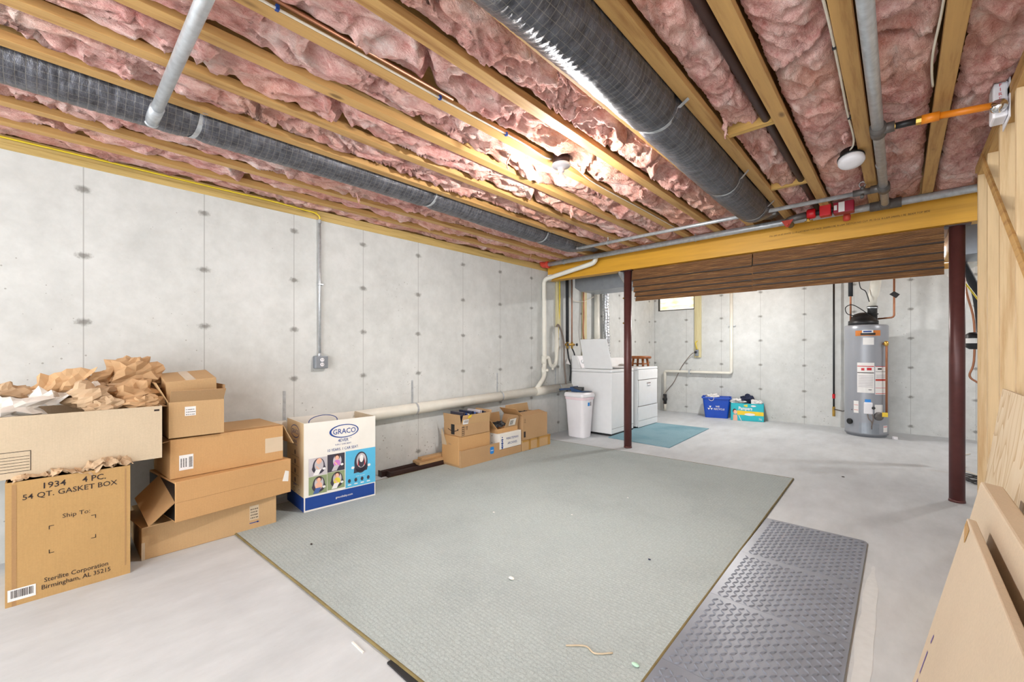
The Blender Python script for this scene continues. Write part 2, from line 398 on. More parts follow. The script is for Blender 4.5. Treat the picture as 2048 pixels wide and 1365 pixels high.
# ================================================================== SETTING
XL, YB, XR = -3.74, 8.42, 3.2
ZJ = 2.43                       # underside of the joists
struct('floor', MB().box(XL-.3, XR, -3.5, YB+.3, -.12, 0), 'floor')
struct('wall_left', MB().box(XL-.25, XL, -3.5, YB+.25, 0, 2.345), 'wall_l')
wx0, wx1, wz0, wz1 = -3.66, -2.93, 2.015, 2.33
struct('wall_back', MB().box(XL, wx0, YB, YB+.25, 0, 2.345).box(wx1, XR, YB, YB+.25, 0, 2.345).box(wx0, wx1, YB, YB+.25, 0, wz0), 'wall_b')
struct('wall_right', MB().box(XR, XR+.2, -3.5, YB+.25, 0, 2.7), 'wall_l')
struct('ceiling', MB().box(XL-.25, XR+.2, -3.5, YB+.25, 2.70, 2.74), 'subfloor')
s1 = struct('trim_1', MB().box(XL-.2, XL+.005, -3.5, YB, 2.345, 2.384).box(XL-.2, XL-.004, -3.5, YB, 2.384, 2.43), 'sill', bevel=.003)
s1['label'] = 'wooden sill plate along the top of the left concrete wall'
struct('trim_2', MB().box(XL-.2, XL-.05, -3.5, YB, 2.43, 2.70), 'joist')
struct('trim_3', MB().box(XL, XR, YB-.005, YB+.2, 2.345, 2.43), 'block')
wf = struct('window_1', MB().box(wx0, wx1, YB+.04, YB+.1, wz0, wz0+.02).box(wx0, wx0+.022, YB+.02, YB+.1, wz0, wz1).box(wx1-.022, wx1, YB+.02, YB+.1, wz0, wz1).box(wx0, wx1, YB+.04, YB+.1, wz1-.02, wz1), 'black')
obj('pane', MB().box(wx0+.02, wx1-.02, YB+.06, YB+.07, wz0+.02, wz1-.02), 'window', wf)
struct('trim_4', MB().box(wx0-.05, wx1+.05, YB, YB+.2, 2.33, 2.345), 'block')

# ------------------------------------------------------------------ joists and insulation
JX = {'E': .440, 'D': .124, 'C': -.190, 'B': -.501, 'A': -.792, 'J1': -1.105, 'J2': -1.411, 'J3': -1.722, 'J4': -2.032, 'J5': -2.343, 'J6': -2.668, 'J7': -2.972, 'Ja': -3.315, 'Jb': -3.600}
JW = .064
JL = {'E': 'wooden ceiling joist along the top of the right stud wall', 'D': 'wooden ceiling joist crossed by the orange pipe, right of the long steel pipe',
 'C': 'wooden ceiling joist with the white smoke detector, left of the long steel pipe', 'B': 'wooden ceiling joist at the right end of the two short blocking boards',
 'A': 'wooden ceiling joist touching the right side of the thick black duct', 'J1': 'wooden ceiling joist touching the left side of the thick black duct',
 'J2': 'wooden ceiling joist between the lit bulb and the thick black duct', 'J3': 'wooden ceiling joist that carries the lit bulb and its white cable',
 'J4': 'wooden ceiling joist next left of the lit bulb', 'J5': 'wooden ceiling joist second left of the lit bulb', 'J6': 'wooden ceiling joist along the near side of the slim grey duct',
 'J7': 'wooden ceiling joist half hidden above the slim grey duct', 'Ja': 'wooden ceiling joist second from the left concrete wall', 'Jb': 'wooden ceiling joist closest to the left concrete wall'}
for k, x in JX.items():
    mb = MB().box(x, x+JW, -3.4, YB-.02, ZJ, ZJ+.038).box(x+.027, x+.037, -3.4, YB-.02, ZJ+.038, 2.662).box(x, x+JW, -3.4, YB-.02, 2.662, 2.70)
    tag(obj('ceiling_joist', mb, 'joist', bevel=.002), JL[k], 'joist', 'ceiling joists')

def insulation(x0, x1, y0, y1, seed, sag=.0, creases=(), label='', amp=1., base=.052):
    nu = 26; nv = int((y1-y0)/.013); ang = R(28 if seed % 2 else -32); ca, sa = math.cos(ang), math.sin(ang)
    def fn(u, v):
        x = x0+(x1-x0)*u; y = y0+(y1-y0)*v
        p = Vector((x*6+seed*13.7, y*3.4, seed*7.1))
        w = noise.noise(p*.9)*.7+noise.noise(p*2.3)*.35; q = p+Vector((w, w*1.2, 0))
        d = Vector(((q.x*ca+q.y*sa)*.55, (-q.x*sa+q.y*ca)*1.9, q.z))
        n1 = noise.noise(q*.8); n2 = abs(noise.noise(d*1.0)); n3 = abs(noise.noise(d*2.3+Vector((7,3,1)))); n4 = noise.noise(d*5.5); n5 = noise.noise(q*11)
        prof = max(0, 1-abs(2*u-1)**4)
        z = ZJ+base-prof*(.012+sag)-prof*amp*(.036*n1+.070*(.30-n2)+.036*(.26-n3)+.012*n4+.005*n5)
        for cy in creases:
            dd = (y+.18*(u-.5)*(1 if seed % 2 else -1)+.05*n1-cy)
            if -.03 < dd < .1: z += .07*math.exp(-((dd-.012)/.028)**2)
            if -.10 < dd < 0: z -= .022*math.exp(-((dd+.03)/.03)**2)*prof
        e = .016*abs(n4)+.008*abs(math.sin(y*9+seed))
        if y > 4.35: z = max(z, ZJ+.004)
        return (x+e*(1 if u < .5 else -1)*(abs(2*u-1)**4), y, max(z, ZJ-.06))
    mb = MB().grid(fn, nu, nv)
    o = obj('insulation_batt', mb, 'insul', smooth=True)
    return tag(o, label, 'insulation', 'pink insulation batts')
def bay(a, b): return JX[a]+JW+.001, JX[b]-.001
IN = [('D','E',1,.005,(1.6,3.0),'pink insulation batt in the bay beside the right stud wall'),
 ('C','D',2,.004,(2.0,2.3,3.6),'pink insulation batt above the long steel pipe running toward the camera'),
 ('B','C',3,.004,(2.15,3.45,4.2),'pink insulation batt in the bay left of the smoke detector joist'),
 ('A','B',4,.004,(2.62,3.1),'pink insulation batt interrupted by two short blocking boards'),
 ('J2','J1',6,.012,(1.9,3.2),'bright pink insulation batt along the left side of the thick black duct joist'),
 ('J3','J2',7,.012,(1.1,2.45),'pink insulation batt lit white beside the bulb socket'),
 ('J4','J3',8,.012,(1.4,),'pink insulation batt just left of the bulb joist'),
 ('J5','J4',9,.01,(1.0,2.6),'pink insulation batt in the second bay left of the bulb'),
 ('J6','J5',10,.006,(.9,2.9),'pink insulation batt between the slim grey duct joist and its right neighbour'),
 ('Ja','J7',12,.02,(.3,2.2),'pink insulation batt showing below the slim grey duct'),
 ('Jb','Ja',13,.012,(.05,.9),'pink insulation batt in the second bay from the left wall')]
INS = {}
for a, b, sd, sg, cr, lab in IN:
    x0, x1 = bay(a, b); x1 -= .055*(a == 'A'); INS[a] = insulation(x0, x1, -1.6 if sd > 5 else .5, 4.78, sd, sg, cr, lab, 1.45 if 5 < sd < 11 else 1.0)
INS['A5'] = insulation(*bay('J1', 'A'), .3, 4.8, 5, 0, (), 'pink insulation hidden above the thick black duct', .2, .25)
INS['J11'] = insulation(*bay('J7', 'J6'), -1.6, 4.8, 11, 0, (), 'pink insulation hidden above the slim grey duct', .2, .25)
INS['w'] = insulation(XL-.035, JX['Jb']-.001, -1.6, 4.78, 14, .012, (.8,), 'pink insulation stuffed between the last joist and the left wall', .8, .03)
def tuft(par, p, ln, w, seed, kind='loose_tuft'):
    rnd = random.Random(seed); x, y, z = p; mb = MB()
    for s in range(2):
        pts = []; rs = []
        for i in range(8):
            t = i/7; pts.append((x+rnd.uniform(-.006,.006)+(s-.5)*w*.6, y+rnd.uniform(-.006,.006)+.02*math.sin(t*3+seed), z-ln*t*(1-.2*s)))
            rs.append(w*(.5+.4*math.sin(t*5+seed+s))*(1-.75*t)+.002)
        mb.tube(smooth_path(pts, 2), [rs[min(i//2, 7)] for i in range(15)], 8)
    obj(kind, mb, 'insul', par, smooth=True)
tuft(INS['J4'], (-1.79,1.93,2.46), .13, .012, 2); tuft(INS['J5'], (-2.07,3.02,2.45), .11, .022, 3); tuft(INS['Ja'], (-3.12,1.63,2.45), .10, .006, 4)
tuft(INS['Ja'], (-3.14,1.66,2.44), .05, .014, 8); tuft(INS['A'], (-.70,2.47,2.46), .10, .012, 5); tuft(INS['B'], (-.235,3.1,2.46), .06, .012, 6); tuft(INS['Jb'], (-3.45,4.1,2.45), .1, .004, 7)
tuft(INS['J3'], (-1.48,3.1,2.45), .06, .02, 11); tuft(INS['J2'], (-1.2,3.9,2.45), .06, .02, 12)

# blocking
for y, lab in ((2.62, 'short blocking board between joists, the one closer to the camera'), (3.72, 'short blocking board between joists, the one closer to the yellow beam')):
    tag(obj('blocking_board', MB().box(JX['A']+JW, JX['B'], y, y+.04, ZJ+.006, ZJ+.10), 'block', bevel=.002), lab, 'board', 'blocking boards')

# ------------------------------------------------------------------ beam, posts, stud wall
bm = MB().box(XL+.03, 1.6, 4.80, 4.935, 2.205, 2.428)
beam = tag(obj('support_beam', bm, 'beam', bevel=.002), 'long yellow laminated beam carrying the ceiling joists on two maroon posts', 'beam')
t = MB()
t.text('FSC 20F-V4 SP WHITE GLUE-LAM BEAM TOP FACE  2650Fb-1.9E  R-LAM  NOTCH NO CUT  PS 10-12  R-LAM 2900Fb-1.9E  BEAM TOP SIDE', (-.95, 4.7985, 2.327), (1,0,0), (0,0,1), .021, sx=.9)
obj('stamped_lettering', t, 'ink', beam)
obj('beam_end_tape', MB().box(XL+.03, XL+.10, 4.797, 4.80, 2.2, 2.29), 'whitecard', beam)
def post(x, y, lab, pins):
    o = thing('support_post', lab, 'post', (x, y, 0), group='maroon support posts')
    obj('column', MB().lathe((x,y,0), [(.0465,0),(.0465,2.199)], 40), 'post', o, smooth=False)
    for p in o.children: pass
    obj('top_plate', MB().box(x-.075, x+.075, y-.05, y+.05, 2.195, 2.205), 'steel_dark', o)
    obj('base_collar', MB().lathe((x,y,0), [(.050,0),(.049,.012),(.0468,.02)], 32), 'post', o, smooth=True)
    for z in pins: obj('pin', MB().lathe((x-.035,y-.034,z), [(.009,0),(.009,.012)], 12, (-.7,-.7,0)), 'brass', o)
    return o
post(-2.50, 4.86, 'maroon steel post standing beside the blue rug and the washer', (1.86, 1.55))
post(.335, 4.885, 'maroon steel post standing on bare concrete near the stud wall', ())
for o in bpy.data.objects:
    if o.name.startswith('column'): o.data.polygons.foreach_set('use_smooth', [len(p.vertices) == 4 for p in o.data.polygons])

XS = .37
sw = [4.07, 3.665, 3.26, 2.85, 2.45, 2.045, 1.64, 1.235]
LB = ['end stud of the right wall frame, farthest from the camera', 'second stud of the right wall frame, counted from its far end', 'third stud of the right wall frame, below the fire alarm horn',
 'fourth stud of the right wall frame from its far end', 'fifth stud of the right wall frame, at the edge of the picture', 'stud beyond the edge of the picture, behind the leaning plywood', 'stud behind the leaning cartons', 'nearest stud of the right wall frame']
for i, y in enumerate(sw):
    tag(obj('wall_stud', MB().box(XS, XS+.089, y-.038, y, .04, 2.335), 'stud', bevel=.0015), LB[i], 'stud', 'wall studs')
tag(obj('top_plate_board', MB().box(XS, XS+.089, .6, 4.07, 2.335, 2.373).box(XS-.004, XS+.089, .6, 4.13, 2.373, 2.412), 'joist', bevel=.0015), 'doubled wooden top plate over the right stud wall', 'board')
tag(obj('bottom_plate_board', MB().box(XS, XS+.089, .6, 4.07, 0, .04), 'stud', bevel=.0015), 'wooden bottom plate on the floor under the right stud wall', 'board')
# diagonal brace seen between the studs
tag(obj('diagonal_brace', MB().slab([(XS-.0005,3.80,2.332),(XS-.0005,3.80,2.395),(XS-.0005,2.22,1.288),(XS-.0005,2.22,1.225)], (-.010,0,0)), 'joist', bevel=.001), 'thin diagonal wooden brace nailed across the right wall studs', 'brace')

# ------------------------------------------------------------------ bamboo shade (two panels)
def shade(x0, x1, dz, lab, off=0):
    o = thing('bamboo_shade', lab, 'shade', (x0, 4.86, 1.8), group='bamboo shades')
    zs = [2.203, 2.072, 1.99, 1.925, 1.868, 1.812]
    for i in range(5):
        a, b = zs[i]+dz, zs[i+1]+dz; y = 4.864; n = max(3, int((a-b)/.008))
        def fn(u, v, a=a, b=b, y=y, i=i):
            k = v*n; return (x0+off*i*.012+(x1-x0)*u, y-.022*v**1.5-.0018*abs(math.sin(k*math.pi)), a+.012*(i > 0)+(b-a-.012*(i > 0))*v)
        mb = MB().grid(fn, 1, n*4)
        obj('fold', MB.slab2(mb, .003) if False else mb, 'bamboo', o)
        m = o.children[-1] if len(o.children) else None
    for c in [c for c in bpy.data.objects if c.parent == o]:
        s = c.modifiers.new('solid', 'SOLIDIFY'); s.thickness = .004; s.offset = 1
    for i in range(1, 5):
        obj('fold_shadow_strip', MB().box(x0+off*i*.012, x1, 4.8385, 4.856, zs[i]+dz-.003, zs[i]+dz+.007), 'fold_shadow_strip', o)  # dark strips added to draw the shadow line under each fold
    obj('head_rail', MB().box(x0, x1, 4.868, 4.9, 2.165, 2.2), 'bamboo', o)
    return o
shade(-2.44, -1.118, 0, 'brown bamboo shade hanging under the beam, left panel beside the left post', 1)
shade(-1.108, .262, .004, 'brown bamboo shade hanging under the beam, right panel beside the right post')

# ------------------------------------------------------------------ ducts
def duct(name, lab, x, zf, r, y0, y1, pinches, mat='foil'):
    o = thing(name, lab, 'duct', (x, y0, zf(y0)))
    nv = int((y1-y0)/.008); seg = 56; vs = []; me_uv = []
    for j in range(nv+1):
        y = y0+(y1-y0)*j/nv; rr = r
        for py in pinches: rr -= r*.10*math.exp(-((y-py)/.035)**2)
        for k in range(seg):
            a = 2*math.pi*k/seg; p = Vector((math.cos(a)*2.2+x*9, y*13, math.sin(a)*2.2))
            q = rr*(1+.020*noise.noise(p)+.016*noise.noise(Vector((p.x*1.2, y*42, p.z*1.2)))+.008*math.sin(y*2*math.pi/.03))
            vs.append((x+math.cos(a)*q, y, zf(y)+math.sin(a)*q)); 
    fs = [(j*seg+k, j*seg+(k+1) % seg, (j+1)*seg+(k+1) % seg, (j+1)*seg+k) for j in range(nv) for k in range(seg)]
    mb = MB().add(vs, fs); s = obj('jacket', mb, mat, o, smooth=True)
    uvl = s.data.uv_layers.new(name='UVMap')
    for p in s.data.polygons:
        for li, vi in zip(p.loop_indices, p.vertices):
            j, k = divmod(vi, seg); kk = k if not (k == 0 and max(v % seg for v in p.vertices) == seg-1) else seg
            uvl.data[li].uv = (kk/seg, y0+(y1-y0)*j/nv)
    return o
def sst(t):
    t = min(max(t, 0), 1); return t*t*(3-2*t)
zb = lambda y: 2.408-.012*math.sin(y*2.2+.6)+.15*sst((y-3.95)/.65)
D1 = duct('round_duct', 'thick black foil flexible duct running between joists toward the beam', -.915, zb, .121, .5, 4.60, (2.06, 3.16, 3.95))
def strap(par, pts, w=.022, name='hanger_strap'):
    P = [Vector(p) for p in pts]; mb = MB()
    for a, b in zip(P[:-1], P[1:]):
        mb.quad(a-Vector((0,w/2,0)), b-Vector((0,w/2,0)), b+Vector((0,w/2,0)), a+Vector((0,w/2,0)))
    o = obj(name, mb, 'galv', par); m = o.modifiers.new('s', 'SOLIDIFY'); m.thickness = .0015; return o
def sling(par, x, zc, r, y, xa, xb, slant=0):
    pts = [(xa, y-slant, ZJ-.002)]
    for i in range(13):
        a = math.pi+math.pi*i/12; a = R(190)+R(160)*i/12
        pts.append((x+math.cos(a)*r, y+slant*math.cos(a), zc+math.sin(a)*r))
    pts.append((xb, y+slant, ZJ-.002)); strap(par, pts)
for y in (2.06, 3.16, 3.95): sling(D1, -.915, zb(y), .112, y, -1.075, -.755, .03)
zl = lambda y: 2.472-.010*math.cos(y*1.7)+.09*sst((y-4.0)/.6)
D2 = duct('round_duct', 'slim grey foil flexible duct running along the ceiling near the left wall', -2.815, zl, .115, -1.2, 4.60, (.52, 2.06, 3.5))
for y in (.52, 2.06, 3.5): sling(D2, -2.815, zl(y), .107, y, -2.93, -2.64, .02)

# ------------------------------------------------------------------ bulb sockets
def bulb_fix(x, y, lab, m, side=1):
    o = thing('ceiling_bulb', lab, 'light', (x, y, 2.24), group='bare ceiling bulbs')
    obj('junction_box', MB().lathe((x,y,2.388), [(.052,0),(.054,.01),(.054,.06),(.03,.066)], 24), 'steel_dark', o, smooth=True)
    obj('lampholder', MB().lathe((x,y,2.335), [(.018,0),(.021,.003),(.021,.022),(.03,.03),(.055,.036),(.06,.045),(.058,.053)], 32), 'whiteplastic', o, smooth=True)
    obj('bulb_cap', MB().lathe((x,y,2.322), [(.016,0),(.0135,.006),(.0135,.02)], 24), 'whiteplastic', o, smooth=True)
    obj('glass_globe', MB().lathe((x,y,2.255), [(.001,0),(.014,.002),(.024,.008),(.030,.018),(.0315,.028)], 28), m, o, smooth=True)
    obj('bulb_housing', MB().lathe((x,y,2.283), [(.0325,0),(.033,.003),(.030,.016),(.024,.028),(.017,.038),(.015,.042)], 28), 'whiteplastic', o, smooth=True)
    return o
bulb_fix(-1.585, 2.19, 'bare lit bulb in white porcelain socket beside a ceiling joist', 'bulb')
bulb_fix(-1.90, 6.9, 'bare lit bulb over the laundry area behind the bamboo shade', 'bulb2')
bulb_fix(1.35, 7.0, 'added bare fill bulb in the far right area behind the stud wall', 'bulb_fill')  # unseen bulb added to brighten the rear floor and wall
bulb_fix(-1.585, -1.3, 'added bare fill bulb on the ceiling behind the camera', 'bulb_fill')  # unseen bulb added as fill from the near side

# ------------------------------------------------------------------ sprinkler pipes
big = thing('sprinkler_main', 'thick galvanized sprinkler pipe running along the front of the yellow beam', 'pipe', (-3.62, 4.62, 2.392))
obj('pipe', MB().tube([(-3.60,4.62,2.392),(1.4,4.62,2.408)], .030, 24), 'galv', big, smooth=True)
obj('end_elbow', MB().tube(bend([(-3.57,4.62,2.392),(-3.665,4.62,2.392),(-3.665,4.62,2.47),(-3.665,4.74,2.5)], .05), .040, 18), 'redprimer', big, smooth=True)
obj('coupling', MB().lathe((-3.59,4.62,2.392), [(.046,0),(.05,.006),(.05,.035),(.046,.04)], 20, (1,0,0)), 'redprimer', big, smooth=True)
for x, z in ((-3.30,2.393),(-1.60,2.398)):
    mb = MB().tube([(x, 4.62+.034*math.sin(a), z+.034*math.cos(a)+(.02 if abs(a) < .3 else 0)) for a in [2*math.pi*i/20 for i in range(20)]], .004, 6, close=True)
    obj('pipe_hanger', mb.tube([(x,4.62,z+.05),(x,4.62,2.47)], .005, 6), 'galv', big)
tee = obj('tee', MB().tube([(-.185,4.62,2.403),(.01,4.62,2.403)], .041, 20).tube([(-.09,4.62,2.403),(-.09,4.53,2.395)], .038, 20), 'galvdark', big, smooth=True)
obj('cap_bell', MB().lathe((-.335,4.60,2.36), [(.012,-.045),(.024,-.04),(.028,-.01),(.022,.02)], 16), 'redprimer', big, smooth=True)
ris = thing('sprinkler_branch', 'long galvanized pipe running from the beam toward the camera along the ceiling', 'pipe', (-.088, 4.53, 2.38))
obj('pipe', MB().tube([(-.088,4.5,2.385),(-.085,.3,2.372)], .025, 24), 'galv', ris, smooth=True)
obj('cross_fitting', MB().tube([(-.087,4.0,2.382),(-.087,4.12,2.382)], .036, 18).tube([(-.087,4.06,2.382),(-.16,4.06,2.382)], .028, 16), 'galvdark', ris, smooth=True)
obj('tee_fitting', MB().tube([(-.086,2.93,2.378),(-.086,3.03,2.378)], .035, 18).tube([(-.086,2.98,2.378),(-.02,2.98,2.378)], .026, 16), 'galvdark', ris, smooth=True)
mb = MB().tube([(-.088,3.55,2.385),(-.088,3.565,2.385)], .028, 18); obj('ring', mb, 'galv', ris)
sm = thing('drain_line', 'thin galvanized pipe hung below the joists in front of the beam', 'pipe', (-2.68, 4.06, 2.375))
obj('pipe', MB().tube([(-2.70,4.06,2.372),(-.23,4.06,2.376)], .0165, 18), 'galv', sm, smooth=True)
obj('valve_body', MB().tube([(-.26,4.06,2.378),(-.15,4.06,2.378)], .024, 16).tube([(-.205,4.06,2.378),(-.205,4.05,2.42)], .014, 12).tube([(-.205,4.06,2.36),(-.205,4.02,2.33)], .012, 12), 'galvdark', sm, smooth=True)
obj('valve_handle', MB().tube([(-.205+.018*math.cos(a), 4.045, 2.43+.02*math.sin(a)) for a in [2*math.pi*i/16 for i in range(16)]], .004, 6, close=True), 'galv', sm, smooth=True)
obj('end_plug', MB().tube([(-2.735,4.06,2.372),(-2.69,4.06,2.372)], .024, 16).tube([(-2.735,4.06,2.372),(-2.75,4.06,2.42)], .014, 12), 'galvdark', sm, smooth=True)
for x in (-2.32,):
    obj('pipe_hanger', MB().tube([(x, 4.06+.021*math.sin(a), 2.373+.021*math.cos(a)) for a in [2*math.pi*i/16 for i in range(16)]], .0035, 6, close=True).tube([(x,4.06,2.395),(x,4.06,2.47)], .004, 6), 'galv', sm)
fs = thing('flow_switch', 'bright red sprinkler alarm switch on a black pipe above the beam', 'alarm valve', (-.55, 4.44, 2.385))
obj('supply_elbow', MB().tube(bend([(-.74,4.60,2.36),(-.74,4.44,2.372),(-.60,4.44,2.385)], .05), .028, 16), 'galvdark', fs, smooth=True)
obj('nipple', MB().tube([(-.62,4.44,2.385),(-.30,4.44,2.392)], .022, 16), 'black', fs, smooth=True)
obj('bracket', MB().slab([(-.78,4.40,2.36),(-.69,4.40,2.36),(-.725,4.40,2.30),(-.745,4.40,2.30)], (0,.01,0)).lathe((-.735,4.395,2.318), [(.014,0),(.014,.02)], 12, (0,-1,0)), 'redprimer', fs)
obj('cap_housing', MB().lathe((-.595,4.44,2.388), [(.036,0),(.043,.008),(.043,.05),(.036,.062)], 20, (1,0,0)), 'red', fs, smooth=True)
obj('square_housing', MB().box(-.505,-.425,4.405,4.48,2.345,2.437), 'red', fs, bevel=.006)
md = obj('motor_box', MB().box(-.41,-.275,4.40,4.49,2.345,2.435), 'maroon', fs, bevel=.006)
obj('label', MB().box(-.375,-.335,4.397,4.4,2.35,2.43), 'paper', md); obj('label', MB().box(-.405,-.385,4.397,4.4,2.37,2.41), 'paper', md)
obj('test_valve', MB().tube([(-.585,4.43,2.35),(-.585,4.42,2.325)], .012, 10).tube([(-.61,4.42,2.322),(-.55,4.42,2.325)], .007, 8), 'brass', fs, smooth=True)
pl = thing('capped_pipe', 'short galvanized pipe crossing under the left joists, capped at its left end', 'pipe', (-2.78, .345, 2.375))
obj('pipe', MB().tube([(-2.79,.345,2.365),(-.9,.345,2.372)], .024, 24), 'galv', pl, smooth=True)
obj('coupling', MB().tube([(-2.79,.345,2.365),(-2.62,.345,2.366)], .0285, 24), 'galv', pl, smooth=True)
obj('end_cap', MB().tube([(-2.80,.345,2.365),(-2.785,.345,2.365)], .031, 24), 'galv', pl, smooth=True)
obj('orange_pipe', MB(), 'orange') if False else None
op = thing('orange_sprinkler_pipe', 'orange plastic sprinkler pipe with black nipple reaching to the stud wall', 'pipe', (-.02, 2.98, 2.375))
obj('black_nipple', MB().tube([(-.03,2.98,2.377),(.065,2.98,2.373)], .0165, 16), 'black', op, smooth=True)
obj('brass_adapter', MB().tube([(.06,2.98,2.373),(.082,2.98,2.372)], .022, 8), 'brass', op); obj('brass_ring', MB().tube([(-.03,2.98,2.377),(-.018,2.98,2.377)], .021, 8), 'brass', op)
obj('socket', MB().tube([(.08,2.98,2.372),(.145,2.98,2.369)], .023, 18), 'orange', op, smooth=True)
obj('tube', MB().tube([(.14,2.98,2.369),(.325,2.97,2.345)], .0165, 18), 'orange', op, smooth=True)
sh = obj('sprinkler_cover', MB().ball((.335,2.945,2.328), .030, 20, (1,1,1.05)), 'chrome', op, smooth=True)
hs = thing('fire_horn', 'white fire alarm horn lettered FIRE fixed high on the right studs', 'alarm', (.34, 3.0, 2.265))
obj('housing', MB().box(.318,.366,2.97,3.08,2.285,2.45), 'whiteplastic', hs, bevel=.008)
obj('back_plate', MB().box(.366,.3695,2.94,3.12,2.265,2.465), 'whiteplastic', hs)
t = MB()
for i, ch in enumerate('FIRE'): t.text(ch, (.342,2.9685,2.426-i*.021), (1,0,0), (0,0,1), .021, 'CENTER')
obj('lettering', t, 'red', hs)
sd = thing('smoke_detector', 'round white smoke detector hanging from a ceiling joist', 'smoke detector', (-.225, 3.36, 2.35))
ax = Vector((.12,-.25,-1)).normalized()
obj('cover', MB().lathe((-.225,3.36,2.40), [(.066,0),(.068,.012),(.068,.028),(.06,.040),(.03,.046)], 32, ax), 'whiteplastic', sd, smooth=True)
obj('base_ring', MB().lathe((-.225,3.36,2.40), [(.05,-.05),(.052,-.02),(.069,-.006),(.0695,.004)], 32, ax), 'black', sd, smooth=True)

# ------------------------------------------------------------------ cables and small pipes on the ceiling
def cable(name, lab, pts, r, m, cat='cable', n=5, clips=(), cm='black'):
    o = tag(obj(name, MB().tube(smooth_path(pts, n), r, 8), m, smooth=True), lab, cat); return o
wob = random.Random(5)
cable('yellow_cable', 'yellow cable stapled along the sill plate on the left wall', [(XL+.012, y, 2.405+wob.uniform(-.006,.006)) for y in (-1.5,-.8,-.2,.3,.8,1.2,1.5,1.56)], .006, 'yellowcable')
wc = cable('white_cable', 'white cable stapled along the bulb joist to the socket', [(JX['J3']+JW+.008, y, ZJ+.004+wob.uniform(-.003,.004)) for y in (-1.5,-.6,0,.4,.9,1.3,1.6,1.9)]+[(JX['J3']+JW+.012,2.08,2.42),(-1.625,2.14,2.415)], .005, 'whitecable')
for y in (.55, 1.28, 1.75): obj('staple', MB().box(JX['J3']+JW, JX['J3']+JW+.016, y-.006, y+.006, ZJ-.004, ZJ+.014), 'navy', wc)
wc = cable('white_cable', 'grey white cable along the left edge of the smoke detector joist', [(JX['C']-.008+wob.uniform(-.004,.002), y, ZJ+.006) for y in (.5,1.2,1.7,2.0,2.4,2.8,3.1)]+[(-.205,3.22,2.425),(-.225,3.3,2.43)], .005, 'whitecable')
for y in (2.15, 2.85): obj('staple', MB().box(JX['C']-.014, JX['C'], y-.006, y+.006, ZJ-.003, ZJ+.012), 'black', wc)
wc = cable('white_cable', 'pale cable along the joist crossed by the orange pipe', [(JX['D']-.007+dx, y, ZJ+.006+dz) for y, dx, dz in ((.6,0,.01),(1.4,0,.01),(1.9,0,.01),(2.2,-.004,.01),(2.45,-.016,0),(2.62,-.014,0),(2.78,-.004,0))], .0045, 'whitecable')
cable('white_cable', 'pale cable along the joist between the bulb and the thick duct, past the socket', [(-1.56,2.24,2.40),(-1.60,2.4,2.425),(JX['J3']+JW+.006,2.7,2.434),(JX['J3']+JW+.006,3.4,2.434),(JX['J3']+JW+.006,4.3,2.434)], .004, 'whitecable')
tag(obj('brown_pipe', MB().tube([(-.535,.4,2.462),(-.535,4.7,2.462)], .021, 16), 'steel_dark', smooth=True), 'dark brown pipe running along the joist beside the blocking boards', 'pipe')
tag(obj('copper_pipe', MB().tube([(JX['J3']+JW+.02,-1.5,2.452),(JX['J3']+JW+.02,1.35,2.452)], .008, 10), 'copper', smooth=True), 'thin copper pipe tucked beside the bulb joist', 'pipe')

# ------------------------------------------------------------------ left wall: outlet, conduit, drain, stack
ou = thing('wall_outlet', 'grey metal outlet box with conduit rising to the sill on the left wall', 'outlet', (XL, 1.585, 1.05))
obj('conduit', MB().tube([(XL+.022,1.58,1.16),(XL+.022,1.58,2.33)], .0105, 14), 'galv', ou, smooth=True)
obj('conduit_connector', MB().lathe((XL+.022,1.58,1.155), [(.015,0),(.015,.025),(.012,.03)], 14), 'galv', ou).data
obj('conduit_connector', MB().lathe((XL+.022,1.58,2.315), [(.014,0),(.014,.025),(.012,.03)], 14), 'galv', ou)
obj('strap', MB().box(XL,XL+.034,1.565,1.61,1.775,1.79), 'galv', ou, bevel=.003)
obj('box_body', MB().box(XL,XL+.052,1.53,1.64,1.05,1.16), 'sheet', ou, bevel=.008)
cv = obj('cover_plate', MB().box(XL+.052,XL+.060,1.532,1.638,1.052,1.158), 'sheet', ou, bevel=.006)
for z in (1.085,1.125):
    rc = obj('receptacle', MB().lathe((XL+.058,1.585,z), [(.0165,0),(.0165,.006),(.014,.0075)], 20, (1,0,0)), 'whiteplastic', ou)
    obj('slots', MB().box(XL+.0655,XL+.0662,1.577,1.580,z-.002,z+.008).box(XL+.0655,XL+.0662,1.59,1.593,z-.002,z+.008), 'black', rc)
cable('yellow_cable', 'short yellow cable looping from the sill into the outlet conduit', [(XL+.012,1.5,2.40),(XL+.02,1.54,2.395),(XL+.03,1.575,2.37),(XL+.022,1.58,2.34)], .006, 'yellowcable')
dr = thing('drain_pipe', 'thick white plastic drain pipe along the left wall with corner stack and trap', 'pipe', (-3.682, 1.2, .56))
obj('pipe', MB().tube([(-3.682,-.2,.55),(-3.682,5.31,.668)], .057, 28), 'pvc', dr, smooth=True)
zp = lambda y: .55+(y+.2)*.118/5.54
for y in (1.30, 2.54, 3.80, 5.02):
    z = zp(y)
    mb = MB()
    for a0 in range(16):
        a = 2*math.pi*a0/16; b = 2*math.pi*(a0+1)/16; r = .0595
        P = lambda q, yy: (-3.682+r*math.cos(q), yy, z+r*math.sin(q))
        mb.quad(P(a,y-.011), P(b,y-.011), P(b,y+.011), P(a,y+.011))
    mb.box(XL+.0005,XL+.003,y-.011,y+.011,z+.04,z+.29)
    obj('pipe_strap', mb, 'galv', dr)
obj('wye', MB().tube([(-3.682,4.47,zp(4.47)),(-3.682,4.72,zp(4.72))], .063, 24), 'pvc', dr, smooth=True)
